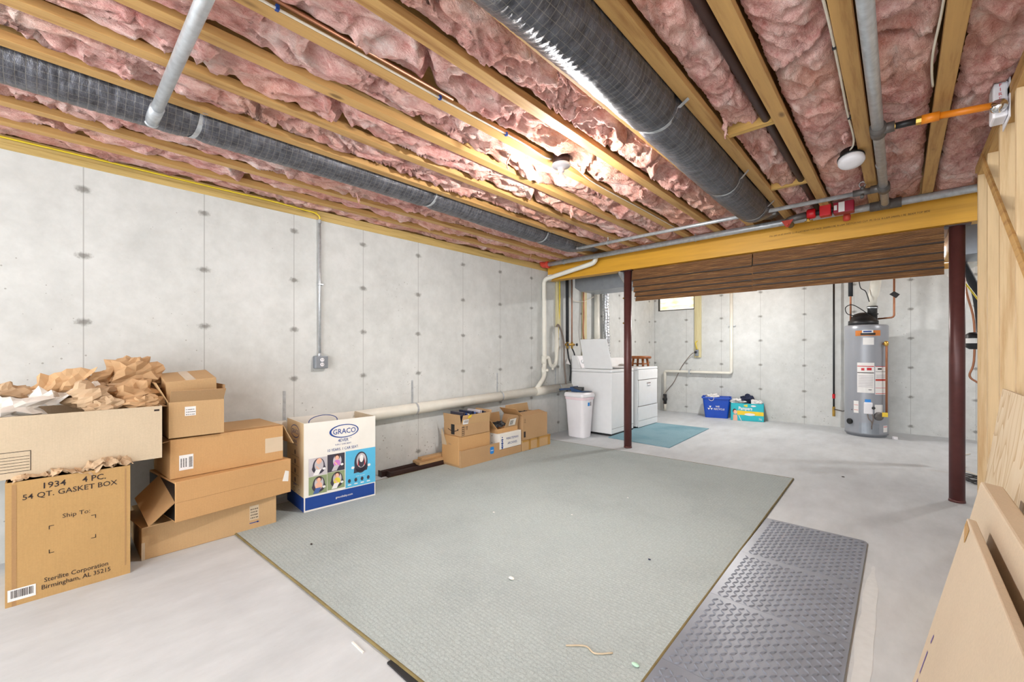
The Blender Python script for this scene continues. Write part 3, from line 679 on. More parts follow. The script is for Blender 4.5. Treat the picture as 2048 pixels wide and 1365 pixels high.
obj('vent_riser', MB().tube(bend([(-3.68,4.52,.69),(-3.69,4.70,.84),(-3.698,4.70,2.212),(-2.86,4.70,2.335),(-2.86,4.70,2.42)], .07), .030, 20), 'pvc', dr, smooth=True)
obj('coupling', MB().tube([(-3.698,4.70,.86),(-3.698,4.70,.98)], .036, 18), 'pvc', dr, smooth=True)
obj('coupling', MB().tube([(-3.698,4.70,1.02),(-3.698,4.70,1.14)], .036, 18), 'pvc', dr, smooth=True)
obj('trap', MB().tube(bend([(-3.698,4.70,1.10),(-3.69,4.79,1.12),(-3.685,4.83,.985),(-3.68,4.93,.985),(-3.68,4.97,1.08),(-3.68,4.97,1.55)], .05), .028, 18), 'pvc', dr, smooth=True)
obj('trap_collar', MB().lathe((-3.682,4.88,.962), [(.016,-.03),(.018,0)], 12), 'pvc', dr); obj('cleanout', MB().lathe((-3.68,4.70,.93), [(.02,0),(.02,.045),(.012,.05)], 12, (.8,.5,.1)), 'pvc', dr)

# ------------------------------------------------------------------ laundry corner
def vert(name, lab, cat, x, y, z0, z1, r, m):
    return tag(obj(name, MB().tube([(x,y,z0),(x,y,z1)], r, 16), m, smooth=True), lab, cat)
tag(obj('wall_board', MB().box(XL+.001,XL+.04,5.02,5.10,1.55,2.32), 'zstud', bevel=.002), 'pale upright board on the left wall above the trap pipe', 'board')
cable('yellow_cable', 'yellow cable hanging down beside the upright board behind the stack pipe', [(XL+.05,5.06,2.3),(XL+.05,5.06,1.9),(XL+.02,5.07,1.5),(XL+.012,5.07,1.15)], .008, 'yellowcable')
tag(obj('insulated_pipe', MB().tube([(-3.68,5.24,1.34),(-3.68,5.24,1.8),(-3.67,5.22,2.3)], .024, 14), 'rubber', smooth=True), 'black foam covered pipe dropping to the washer valves', 'pipe')
vert('copper_pipe', 'thin upright copper pipe beside the black foam covered pipe', 'pipe', -3.68, 5.36, 1.32, 2.3, .009, 'copper')
wv = thing('washer_valve', 'brass washer supply valve with black handles and hoses on the left wall', 'valve', (-3.69, 5.30, 1.28))
obj('body', MB().tube([(-3.68,5.20,1.30),(-3.68,5.42,1.30)], .018, 12).tube([(-3.68,5.24,1.34),(-3.68,5.24,1.24)], .016, 12).tube([(-3.68,5.36,1.34),(-3.68,5.36,1.24)], .016, 12), 'brass', wv, smooth=True)
for y in (5.20, 5.44): obj('handle', MB().lathe((-3.66,y,1.30), [(.012,0),(.022,.01),(.022,.025),(.01,.03)], 12, (.7,.2,0)), 'black', wv)
obj('hose', MB().tube(smooth_path([(-3.68,5.24,1.25),(-3.66,5.25,1.1),(-3.64,5.27,.95),(-3.66,5.28,.75)]), .011, 10), 'rubber', wv, smooth=True)
obj('hose', MB().tube(smooth_path([(-3.68,5.36,1.25),(-3.66,5.40,1.15),(-3.68,5.44,1.0),(-3.70,5.45,.8)]), .011, 10), 'rubber', wv, smooth=True)
cable('drain_hose', 'grey washer drain hose hooked into the white trap pipe', [(-3.68,4.97,1.45),(-3.68,4.98,1.57),(-3.67,5.03,1.56),(-3.66,5.12,1.35),(-3.65,5.12,1.0),(-3.66,5.2,.6)], .014, 'ink_l', 'hose')
hg = tag(obj('care_tag_card', MB().slab([(-3.62,5.12,1.02),(-3.6,5.2,1.0),(-3.62,5.16,1.10)], (.002,0,0)), 'paper'), 'small white card hanging from a hose by the washer', 'card')
tag(obj('wall_board', MB().box(XL+.001,XL+.04,5.72,5.81,1.1,2.3), 'zstud', bevel=.002), 'pale upright board on the left wall behind the washer lid', 'board')
cable('copper_wire', 'coppery cable running down the board behind the washer lid', [(XL+.05,5.70,2.3),(XL+.05,5.70,1.8),(XL+.055,5.68,1.5),(XL+.05,5.74,1.3),(XL+.05,5.80,1.2)], .012, 'copper')
vert('vent_pipe', 'thick white upright pipe on the wall behind the washer', 'pipe', -3.68, 6.08, .95, 2.2, .045, 'pvc')
mb = MB(); n = 70
mb.tube([(-3.66+.006*math.sin(i*.3), 6.33+.05*i/n, 2.25-1.2*i/n) for i in range(n+1)], [.050+.006*math.sin(i*2.2) for i in range(n+1)], 18)
tag(obj('dryer_vent_hose', mb, 'silverfoil', smooth=True), 'crinkled silver vent hose rising behind the dryer', 'hose')
tag(obj('sheet_metal_duct', MB().slab([(-3.52,5.2,2.13),(-3.42,5.2,2.065),(-.4,5.2,2.065),(-.4,5.2,2.42),(-3.52,5.2,2.42)], (0,.45,0)), 'sheet', bevel=.008), 'grey sheet metal trunk duct behind the beam above the washer', 'duct')
mb = MB().tube([(-2.62+.02*i/20, 5.15-.25*math.sin(i/20*1.5), 2.10+.16*i/20) for i in range(21)], [.06+.006*(i % 2) for i in range(21)], 16)
tag(obj('flexible_vent', mb, 'silverfoil', smooth=True), 'bit of flexible silver duct beside the left post top', 'duct')
cable('thin_wire', 'thin pale wire strung across the wall boards behind the washer', [(XL+.045,5.3,2.02),(XL+.05,5.5,1.97),(XL+.05,5.75,2.0),(XL+.05,6.0,2.09)], .005, 'whitecable')

# washer
w = thing('washing_machine', 'white top loading washing machine with its lid standing open', 'washer', (-3.32, 5.66, 0))
obj('cabinet', MB().box(-3.66,-2.985,5.32,5.985,.03,.895), 'white', w, bevel=.008)
obj('top_deck', MB().box(-3.664,-2.982,5.317,5.988,.897,.94), 'white', w, bevel=.012)
obj('kick_plate', MB().box(-3.62,-2.99,5.34,5.97,.0,.03), 'black', w)
obj('console', MB().slab([(-3.66,5.322,.94),(-3.50,5.322,.94),(-3.575,5.322,1.135),(-3.66,5.322,1.135)], (0,.66,0)), 'white', w, bevel=.006)
cp = obj('control_panel', MB().slab([(-3.498,5.345,.95),(-3.498,5.965,.95),(-3.571,5.965,1.128),(-3.571,5.345,1.128)], (.003,0,.001)), 'whiteplastic', w)
kn = obj('knob', MB().lathe((-3.535,5.42,1.04), [(.03,0),(.028,.02),(.02,.024)], 20, (.93,0,.35)), 'white', w, smooth=True); obj('knob', MB().lathe((-3.535,5.78,1.04), [(.024,0),(.022,.02),(.015,.024)], 20, (.93,0,.35)), 'white', w, smooth=True)
obj('knob_mark', MB().lathe((-3.535,5.42,1.04), [(.008,.024),(.008,.026)], 12, (.93,0,.35)), 'ink_l', kn)
obj('lid', MB().slab([(-3.465,5.375,.945),(-3.005,5.375,.945),(-3.055,5.30,1.375),(-3.50,5.30,1.375)], (0,.022,.004)), 'white', w, bevel=.006)
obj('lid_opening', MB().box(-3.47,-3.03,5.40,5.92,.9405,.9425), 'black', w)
obj('seam', MB().box(-2.985,-2.9835,5.33,5.975,.10,.104), 'ink_l', w)
d = thing('clothes_dryer', 'white clothes dryer with drop down door beside the washer', 'dryer', (-3.32, 6.47, 0))
obj('cabinet', MB().box(-3.66,-2.985,6.11,6.835,.03,.91), 'white', d, bevel=.006)
obj('top_panel', MB().box(-3.664,-2.978,6.105,6.84,.912,.95), 'white', d, bevel=.014)
dd = obj('door', MB().box(-2.985,-2.970,6.14,6.80,.345,.745), 'white', d, bevel=.006)
obj('handle', MB().box(-2.970,-2.955,6.42,6.54,.66,.685), 'whiteplastic', dd, bevel=.003); obj('handle_recess', MB().box(-2.9705,-2.969,6.41,6.55,.685,.70), 'ink_l', dd)
obj('lower_panel', MB().box(-2.985,-2.972,6.125,6.82,.12,.335), 'white', d, bevel=.004); obj('upper_panel', MB().box(-2.985,-2.972,6.125,6.82,.755,.905), 'white', d, bevel=.004)
obj('toe_panel', MB().box(-2.985,-2.975,6.125,6.82,.02,.112), 'white', d, bevel=.003); obj('gap_shadow', MB().box(-2.986,-2.984,6.13,6.815,.335,.345), 'ink_l', d); obj('gap_shadow', MB().box(-2.986,-2.984,6.13,6.815,.745,.755), 'ink_l', d)
obj('console', MB().slab([(-3.66,6.12,.95),(-3.52,6.12,.95),(-3.59,6.12,1.09),(-3.66,6.12,1.09)], (0,.70,0)), 'white', d, bevel=.006)
st = thing('wooden_stool', 'small round brown wooden stool standing on top of the dryer', 'stool', (-3.26, 6.6, .95))
cx, cy = -3.20, 6.66
obj('seat', MB().lathe((cx,cy,1.075), [(.155,0),(.175,.008),(.18,.025),(.172,.042),(.13,.047)], 32), 'oldwood', st, smooth=True)
for a in (45, 135, 225, 315):
    c_, s_ = math.cos(R(a)), math.sin(R(a)); obj('leg', MB().tube([(cx+c_*.115,cy+s_*.115,1.08),(cx+c_*.135,cy+s_*.135,.951)], .019, 12), 'oldwood', st, smooth=True)
for a in (0, 90, 180, 270):
    b = a+90; obj('rung', MB().tube([(cx+.127*math.cos(R(a+45)),cy+.127*math.sin(R(a+45)),.99),(cx+.127*math.cos(R(b+45)),cy+.127*math.sin(R(b+45)),.99)], .009, 8), 'oldwood', st, smooth=True)

# trash can and dustpan
bn = thing('trash_can', 'white plastic trash can with lid beside the washer', 'trash can', (-3.34, 5.05, 0), R(-4))
B = wm(bn)
def rr(w, h, r, n=5):
    out = []
    for sx, sy, a0 in ((1,1,0),(-1,1,90),(-1,-1,180),(1,-1,270)):
        for i in range(n+1):
            a = R(a0+90*i/n); out.append((sx*(w-r)+r*math.cos(a), sy*(h-r)+r*math.sin(a)))
    return out
def loft(mb, rings, cap0=True, cap1=True):
    n = len(rings[0]); vs = [p for r in rings for p in r]
    fs = [(i*n+k, i*n+(k+1) % n, (i+1)*n+(k+1) % n, (i+1)*n+k) for i in range(len(rings)-1) for k in range(n)]
    if cap0: fs.append(tuple(range(n))[::-1])
    if cap1: fs.append(tuple((len(rings)-1)*n+k for k in range(n)))
    return mb.add(vs, fs)
lvl = lambda w, h, z, r=.05: [(x,y,z) for x, y in rr(w,h,r)]
obj('bin_body', loft(MB(B), [lvl(.135,.10,0), lvl(.138,.103,.01), lvl(.165,.135,.56), lvl(.172,.142,.562), lvl(.172,.142,.575)]), 'whiteplastic', bn, smooth=False)
obj('bag_edge', loft(MB(B), [lvl(.168,.138,.525), lvl(.170,.140,.535), lvl(.171,.141,.560)], False, False), 'pinkbag', bn)
obj('lid', loft(MB(B), [lvl(.178,.148,.565), lvl(.18,.15,.575), lvl(.178,.148,.605), lvl(.165,.135,.622), lvl(.12,.09,.628)]), 'whiteplastic', bn, smooth=False)
lb = obj('label', MB(B).box(.1585,.1615,-.02,.025,.44,.52), 'bluetag', bn); obj('bar_strip', MB(B).box(.159,.1618,.04,.055,.44,.52), 'ink_l', bn)
dp = thing('dustpan', 'navy blue dustpan with black brush lying on the trash can lid', 'dustpan', (-3.33, 5.02, .63))
obj('pan', MB().slab([(-3.40,4.94,.632),(-3.22,4.98,.632),(-3.20,5.16,.632),(-3.38,5.14,.632)], (0,0,.006)).slab([(-3.40,4.94,.636),(-3.41,5.14,.636),(-3.43,5.14,.70),(-3.42,4.94,.70)], (.006,0,0)).slab([(-3.40,4.94,.636),(-3.22,4.975,.636),(-3.42,4.93,.70)], (0,.006,0)), 'dustpan', dp)
obj('handle', MB().tube(smooth_path([(-3.41,5.03,.665),(-3.50,4.98,.66),(-3.60,4.93,.65)]), .015, 10), 'dustpan', dp, smooth=True)
obj('brush_head', MB().slab([(-3.38,4.97,.645),(-3.27,5.02,.645),(-3.29,5.10,.645),(-3.40,5.05,.645)], (0,0,.05)), 'black', dp, bevel=.008)

# blue rug, recycle bin, diaper carton, sump pipe, wall board
br = tag(obj('blue_rug', MB().slab([(-2.98,5.22,0),(-2.10,5.17,0),(-2.17,6.86,0),(-3.05,6.82,0)], (0,0,.012)), 'bluerug', bevel=.004), 'small teal blue rug in front of the washer and dryer', 'rug')
rb = thing('recycling_bin', 'blue plastic recycling bin lettered WE RECYCLE by the back wall', 'bin', (-2.46, 8.19, 0), R(15))
B = wm(rb)
obj('tub', loft(MB(B), [lvl(.185,.11,0,.03), lvl(.225,.145,.345,.03), lvl(.243,.163,.35,.03), lvl(.243,.163,.375,.03), lvl(.228,.148,.375,.03), lvl(.2,.12,.12,.03)]), 'blue_bin', rb)
t = MB(B); yy = lambda z: -.11-.035*z/.345-.003
t.text('WE', (.02,yy(.20),.195), (1,0,0), (0,-.1,1), .042, 'CENTER', bold=.02); t.text('RECYCLE', (.045,yy(.15),.148), (1,0,0), (0,-.1,1), .042, 'CENTER', bold=.02)
for k in range(3):
    a = R(90+120*k); c0 = (-.10+.026*math.cos(a), .178+.026*math.sin(a))
    pp = [(c0[0]+.024*math.cos(a+R(60)+q), c0[1]+.024*math.sin(a+R(60)+q)) for q in (0, R(120), R(240))]
    t.quad(*[(px_, yy(pz)-.001, pz) for px_, pz in pp])
obj('printed_lettering', t, 'paper', rb)
def wad(name, c, sx, sy, sz, seed, mat, lab, cat='paper', group=None, nu=19, nv=12, flat=.55):
    def fn(u, v):
        a = 2*math.pi*u; t = math.pi*v; d = Vector((math.cos(a)*math.sin(t), math.sin(a)*math.sin(t), -math.cos(t)))
        p = d*1.5+Vector((seed*3.3, seed*1.9, seed*.7))
        k = abs(noise.noise(p*1.3)); k2 = abs(noise.noise(p*2.7+Vector((4,1,7)))); k3 = noise.noise(p*.8); k4 = noise.noise(p*6)
        r = .74+.34*k3+.75*(k-.15)+.32*(k2-.15)+.05*k4
        return Vector(c)+Vector((d.x*sx*r, d.y*sy*r, max(d.z*sz*r, -sz*flat)))
    o = obj(name, MB().grid(fn, nu, nv), mat, loc=c); return tag(o, lab, cat, group)
def crumple(name, c, sx, sy, sz, seed, mat, lab, cat='paper', group=None, n=22, par=None, curl=0.0, rot=0.):
    rnd = random.Random(seed); X = Matrix.Translation(c) @ Matrix.Rotation(rot, 4, 'Z')
    def fn(u, v):
        a, b = 2*u-1, 2*v-1; p = Vector((a*1.15+seed*3.1, b*1.15-seed*1.7, seed*.77))
        k1 = noise.noise(p*.9); k2 = abs(noise.noise(p*1.6+Vector((5,2,8)))); k3 = abs(noise.noise(p*3.1)); k4 = noise.noise(p*5.5)
        x = sx*(a+.30*noise.noise(p*1.4+Vector((9,1,0)))+.10*k4); y = sy*(b+.30*noise.noise(p*1.4+Vector((1,9,3)))+.08*noise.noise(p*4.7))
        z = sz*(.55*(k1+.4)+.9*(.45-k2)+.5*(.3-k3)+.12*k4)+sz*.35*(1-a*a-b*b)
        if curl: x += curl*math.cos(b*2.2)*sz*.6; z += curl*sz*.7*abs(a)**2
        return X @ Vector((x, y, max(z, -sz*.35)))
    mb = MB().grid(fn, n, n)
    o = obj(name, mb, mat, par, loc=c if par is None else None)
    m = o.modifiers.new('s', 'SOLIDIFY'); m.thickness = .0012
    if lab: tag(o, lab, cat, group)
    return o
wad('cloth_pile', (-2.53,8.15,.365), .13, .09, .06, 3, 'cloth_w', 'white cloth heap lying in the blue recycling bin', 'cloth')
tag(obj('coat_hanger', MB().tube([(-2.50+.045*math.cos(a), 8.02, .36+.05*math.sin(a)) for a in [2*math.pi*i/20 for i in range(20)]], .004, 6, close=True), 'whitecable', smooth=True), 'white wire loop hanging over the rim of the blue recycling bin', 'wire')
pb = thing('diaper_carton', 'teal and yellow diaper carton full of clothes by the back wall', 'carton', (-1.965, 8.21, 0), R(13))
B = wm(pb); W2, D2_, HH = .25, .135, .30
obj('carton_walls', MB(B).box(-W2,W2,-D2_,-D2_+.006,0,HH).box(-W2,W2,D2_-.006,D2_,0,HH).box(-W2,-W2+.006,-D2_,D2_,0,HH).box(W2-.006,W2,-D2_,D2_,0,HH).box(-W2,W2,-D2_,D2_,0,.006), 'teal', pb)
yf = -D2_-.001; t = MB(B)
t.mat('yellow').quad((-.15,yf,.10),(.245,yf,.10),(.245,yf,.165),(-.15,yf,.175))
t.mat('paper').text('Pampers', (-.13,yf-.001,.19), (1,0,0), (0,0,1), .075, sx=.8, bold=.03)
t.mat('paper').text('76', (.17,yf-.001,.025), (1,0,0), (0,0,1), .05)
t.mat('paper').quad(*[(.04+.08*math.cos(a)*1.0, yf-.001, .115+.022*math.sin(a)) for a in [2*math.pi*i/20 for i in range(20)]])
t.mat('lime').quad(*[(-.01+.028*math.cos(a)-.015*math.cos(2*a), yf-.001, .262+.022*math.sin(a)) for a in [2*math.pi*i/16 for i in range(16)]])
t.mat('paper').quad(*[(.095+.04*math.cos(a), yf-.001, .262+.014*math.sin(a)) for a in [2*math.pi*i/16 for i in range(16)]])
t.mat('skin').quad((-.215,yf-.0012,0),(-.145,yf-.0012,0),(-.15,yf-.0012,.10),(-.21,yf-.0012,.10))
t.mat('skin').quad(*[(-.18+.028*math.cos(a), yf-.0014, .145+.036*math.sin(a)) for a in [2*math.pi*i/16 for i in range(16)]])
t.mat('hair').quad(*[(-.19+.030*math.cos(a), yf-.0013, .162+.04*math.sin(a)) for a in [2*math.pi*i/16 for i in range(16)]])
t.mat('whitecard').quad((-.13,yf-.001,.09),(-.122,yf-.001,.095),(-.08,yf-.001,.0),(-.09,yf-.001,0))
obj('printed_front', t, None, pb)
obj('side_print', MB(B).box(W2,W2+.001,-D2_+.02,D2_-.02,.03,.28), 'green', pb)
wad('clothes_pile', (-1.97,8.23,.34), .13, .10, .12, 9, 'cloth_n', 'dark navy clothes heaped high in the diaper carton', 'clothes')
wad('clothes_pile', (-2.10,8.15,.32), .13, .09, .06, 12, 'cloth_w', 'pale clothes spilling over the left side of the diaper carton', 'clothes')
wad('clothes_pile', (-1.82,8.22,.31), .11, .09, .06, 15, 'cloth_w', 'pale clothes at the right end of the diaper carton', 'clothes')

sp = thing('sump_pipe', 'white sump discharge pipe bending along the back wall', 'pipe', (-3.48, 8.36, 0))
obj('pipe', MB().tube(bend([(-3.49,8.36,.30),(-3.49,8.36,.80),(-2.26,8.36,.80),(-2.26,8.36,2.3)], .04), .026, 18), 'pvc', sp, smooth=True)
obj('check_valve', MB().lathe((-3.49,8.36,.14), [(.03,0),(.036,.01),(.036,.06),(.046,.08),(.046,.11),(.036,.13),(.036,.18),(.03,.2)], 18), 'black', sp, smooth=True)
obj('lower_pipe', MB().tube([(-3.49,8.36,0),(-3.49,8.36,.15)], .026, 14), 'pvc', sp, smooth=True)
for p in ((-2.26,1.66),): obj('clamp', MB().box(-2.32,-2.20,8.384,8.414,p[1]-.008,p[1]+.008), 'galv', sp)
obj('clamp', MB().box(-3.018,-2.99,8.33,8.41,.76,.845), 'galv', sp)
tag(obj('wall_board', MB().box(-2.92,-2.80,YB-.04,YB-.001,1.08,2.34), 'zstud', bevel=.002), 'pale upright board with an outlet right of the basement window', 'board')
oo = thing('wall_outlet', 'small outlet box on the board right of the basement window', 'outlet', (-2.87, 8.36, 1.09))
obj('box_body', MB().box(-2.895,-2.835,8.345,8.38,1.11,1.23), 'sheet', oo, bevel=.004); obj('plug', MB().box(-2.895,-2.86,8.30,8.345,1.16,1.2), 'black', oo, bevel=.006)
cable('yellow_cable', 'short yellow cable curling above the outlet near the window', [(-2.86,8.36,1.23),(-2.875,8.35,1.30),(-2.89,8.36,1.36),(-2.86,8.37,1.40)], .009, 'yellowcable')
cable('pump_cord', 'grey power cord drooping from the outlet to the sump pipe', [(-2.88,8.31,1.18),(-2.97,8.33,1.13),(-3.15,8.35,.9),(-3.3,8.36,.6),(-3.42,8.37,.45),(-3.50,8.33,.3),(-3.50,8.33,.05)], .007, 'ink_l')

# ------------------------------------------------------------------ water heater
hx, hy, hr = -.36, 7.92, .245
h = thing('water_heater', 'tall grey gas water heater with black blower on top', 'water heater', (hx, hy, 0))
obj('tank', MB().lathe((hx,hy,0), [(.225,.0),(.225,.03),(hr,.03),(hr,.06),(hr,1.50),(hr,1.555),(.235,1.57),(.21,1.575)], 56), 'heater', h, smooth=False)
tk = [c for c in bpy.data.objects if c.name.startswith('tank')][0]
tk.data.polygons.foreach_set('use_smooth', [abs(p.normal.z) < .3 for p in tk.data.polygons])
fa = math.atan2(-hy, -hx)    # direction from the heater toward the camera
def hp(a, z, r=hr): return (hx+r*math.cos(fa+R(a)), hy+r*math.sin(fa+R(a)), z)
def patch(mb, a0, a1, z0, z1, r=hr+.0015, n=8):
    return mb.grid(lambda u, v: hp(a0+(a1-a0)*u, z0+(z1-z0)*v, r), n, 1)
band = patch(MB().mat('dkorange'), -28, 38, 1.415, 1.49); band.mat('black'); patch(band, -14, 24, 1.425, 1.455, hr+.0025); band.mat('paper'); patch(band, -10, 18, 1.455, 1.495, hr+.003)
band.mat('navy'); patch(band, -7, 14, 1.465, 1.485, hr+.0035)
obj('brand_band', band, None, h)
def labels(a0, a1, z0, z1, bars=(), nm='warning_label', base='paper'):
    mb = MB().mat(base); patch(mb, a0, a1, z0, z1)
    for m, b0, b1, y0, y1 in bars: mb.mat(m); patch(mb, b0, b1, y0, y1, hr+.0028)
    obj(nm, mb, None, h)
labels(-8, 20, 1.29, 1.39)
labels(-23, 21, .62, 1.04, [('red',-22,20,1.04-.06,1.04-.052)] if False else [('ink',-22.5,20,.895,.905),('red',-22.5,20,.985,.995),('red',-12,-4,.93,.965),('red',2,14,.935,.97),('ink',6,14,.66,.668)]+[('greyl',-20,18,.70+.022*i,.708+.022*i) for i in range(8)])
labels(23, 62, .60, .99, [('red',24,60,.985,.992),('ink',24,60,.915,.92),('ink',30,42,.945,.965),('redprimer',24,60,.79,.815),('red',24,60,.69,.695),('red',24,60,.61,.618)]+[('greyl',26,58,.83+.018*i,.838+.018*i) for i in range(3)])
labels(63, 70, .78, .97, nm='energy_label', base='yellow')
labels(-33, -19, .33, .50, [('red',-32,-20,.44,.445),('red',-32,-20,.37,.375)]); labels(-3, 12, .44, .53, nm='flame_sticker', base='bluetag'); labels(22, 46, .32, .46, [('greyl',24,44,.35,.358)]); labels(48, 66, .08, .17, [('red',49,65,.15,.158)])
vt = thing('x', '', '') if False else None
gv = obj('gas_valve', MB().obox(Vector(hp(-6,.33,hr-.01)), Vector(hp(18,.33,hr-.01))-Vector(hp(-6,.33,hr-.01)), (.075*math.cos(fa),.075*math.sin(fa),0), (0,0,.16)), 'whiteplastic', h, bevel=.012)
obj('control_knob', MB().lathe(hp(15,.42,hr+.06), [(.02,0),(.02,.025)], 16, (math.cos(fa),math.sin(fa),0)), 'black', gv)
obj('burner_panel', patch(MB(), -18, 34, .05, .20, hr+.004), 'sheet', h)
obj('thermostat_dial', MB().lathe(hp(33,.30,hr-.005), [(.06,0),(.058,.02),(.04,.03)], 20, (math.cos(fa+R(33)),math.sin(fa+R(33)),0)), 'galvdark', h)
obj('drain_knob', MB().lathe(hp(-44,.20,hr-.005), [(.035,0),(.04,.01),(.04,.03),(.03,.035)], 16, (math.cos(fa-R(44)),math.sin(fa-R(44)),0)), 'black', h)
obj('thermostat_wires', MB().tube(smooth_path([hp(3,.34,hr+.05),hp(5,.27,hr+.06),hp(12,.22,hr+.04),hp(14,.12,hr+.01)]), .006, 8).tube(smooth_path([hp(12,.34,hr+.05),hp(15,.27,hr+.05),hp(13,.15,hr+.012)]), .006, 8), 'ink_l', h, smooth=True)
obj('relief_pipe', MB().tube(bend([hp(48,1.30,hr-.01),hp(48,1.30,hr+.045),hp(48,.33,hr+.045)], .03), .013, 12), 'copper', h, smooth=True)
obj('relief_valve', MB().lathe(hp(48,1.27,hr+.04), [(.018,0),(.026,.02),(.026,.05),(.015,.07)], 14), 'brass', h, smooth=True)
obj('yellow_tag', MB().obox(hp(38,.30,hr+.03), (.06,0,0), (0,.002,0), (0,0,.06)), 'yellow', h)
bl = obj('blower', MB().lathe((hx-.03,hy-.03,1.565), [(.17,0),(.17,.07),(.15,.08),(.135,.12),(.10,.17),(.04,.19)], 28), 'black', h, smooth=True)
obj('blower_neck', MB().tube([(hx+.07,hy-.02,1.60),(hx+.07,hy-.02,1.80),(hx+.07,hy-.02,1.84)], [.055,.055,.062], 16).tube([(hx+.07,hy-.02,1.72),(hx+.07,hy-.02,1.735)], .068, 16), 'black', h, smooth=True)
obj('vent_pipe', MB().tube([(hx+.07,hy-.02,1.83),(hx+.08,hy-.02,1.96),(hx+.085,hy-.02,2.0),(hx+.13,hy,2.38)], [.045,.045,.062,.062], 20), 'pvc', h, smooth=True)
obj('clamp_band', MB().tube([(hx+.07,hy-.02,1.81),(hx+.071,hy-.02,1.825)], .068, 16), 'galv', h)
obj('inlet_pipe', MB().tube([(hx-.17,hy-.05,1.56),(hx-.17,hy-.05,2.35)], .012, 10), 'copper', h, smooth=True); obj('inlet_insulation', MB().tube([(hx-.17,hy-.05,2.00),(hx-.17,hy-.05,2.36)], .028, 12), 'rubber', h, smooth=True)
obj('outlet_pipe', MB().tube(bend([(hx+.12,hy+.03,1.66),(hx+.30,hy-.02,1.67),(hx+.30,hy-.02,2.35)], .04), .012, 10), 'copper', h, smooth=True)
obj('hang_tag', MB().slab([(hx+.25,hy-.06,1.99),(hx+.32,hy-.06,1.93),(hx+.36,hy-.06,1.98),(hx+.30,hy-.06,2.03)], (0,.003,0)), 'black', h)
obj('blower_cord', MB().tube(smooth_path([(hx-.10,hy-.15,1.70),(hx-.20,hy-.16,1.74),(hx-.22,hy-.15,1.83),(hx-.15,hy-.12,1.87),(hx-.05,hy-.12,1.80),(hx+.05,hy-.13,1.70)]), .006, 8).tube(smooth_path([(hx-.08,hy-.1,2.36),(hx-.06,hy-.1,2.12),(hx+0,hy-.1,2.05),(hx+.04,hy-.1,1.9)]), .006, 8), 'black', h, smooth=True)
gp = thing('gas_pipe', 'thin black gas pipe dropping down the back wall to the heater', 'pipe', (-.765, 8.30, .25))
obj('riser', MB().tube([(-.765,8.30,.22),(-.765,8.30,2.35)], .013, 12), 'black', gp, smooth=True)
obj('branch', MB().tube([(-.765,8.30,.29),(-.64,8.12,.29),(-.50,7.72,.37)], .010, 10), 'galvdark', gp, smooth=True)
obj('shutoff', MB().tube([(-.765,8.30,.46),(-.765,8.30,.53)], .02, 10), 'red', gp); obj('drip_tee', MB().tube([(-.765,8.30,.18),(-.765,8.30,.33)], .02, 10), 'brass', gp)
tag(obj('plastic_puck', MB().lathe((-.05,7.78,0), [(.03,0),(.03,.03),(.025,.035)], 14), 'whiteplastic'), 'small white cap on the floor beside the water heater', 'cap')

# ------------------------------------------------------------------ right rear, behind the post
tag(obj('sheet_metal_duct', MB().box(.42,1.7,5.9,6.4,2.12,2.42), 'sheet', bevel=.006), 'grey sheet metal duct above and right of the right post', 'duct')
tag(obj('insulated_pipe', MB().tube(smooth_path([(.44,6.35,2.2),(.50,6.4,2.05),(.58,6.45,1.8),(.62,6.5,1.4),(.64,6.5,.9)]), .035, 14), 'rubber', smooth=True), 'black foam covered hose hanging behind the right post', 'hose')
tag(obj('vent_pipe', MB().tube(bend([(.40,6.6,2.0),(.66,6.6,2.2),(.66,6.6,2.69)], .06), .04, 16), 'pvc', smooth=True), 'white pipe slanting behind the top of the right post', 'pipe')
cable('refrigerant_line', 'thin copper line with black filter hanging behind the right post', [(.47,6.3,2.1),(.50,6.3,1.8),(.55,6.3,1.5),(.55,6.3,1.1),(.52,6.3,.95),(.58,6.3,.88)], .009, 'copper', 'pipe')
fl = thing('line_filter', 'small black filter canister with white label right of the right post', 'filter', (.545, 6.28, 1.22))
obj('canister', MB().lathe((.545,6.28,1.22), [(.03,0),(.055,.02),(.055,.15),(.03,.17)], 20), 'black', fl, smooth=True); obj('label', MB().lathe((.545,6.28,1.28), [(.0558,0),(.0558,.05)], 20), 'paper', fl)
cable('yellow_cable', 'yellow cable slanting down behind the right post', [(.40,6.2,2.69),(.40,6.2,2.3),(.42,6.2,2.0),(.5,6.2,1.85),(.6,6.2,1.65),(.7,6.2,1.45)], .008, 'yellowcable')
pts = []
for i in range(60):
    a = i*.45; pts.append((.52+.10*math.cos(a)+.002*i*.3, 5.85+.11*math.sin(a)-.003*i, .012+.006*(i % 3)))
cable('cable_coil', 'loosely coiled black cable on the floor behind the stud wall end', pts, .006, 'black', n=3)
cable('thin_wire', 'thin white wire curling over the floor behind the right post', [(.60,7.2,.01),(.45,6.9,.01),(.44,6.6,.01),(.50,6.4,.01),(.46,6.2,.01),(.56,6.0,.01)], .005, 'whitecable')

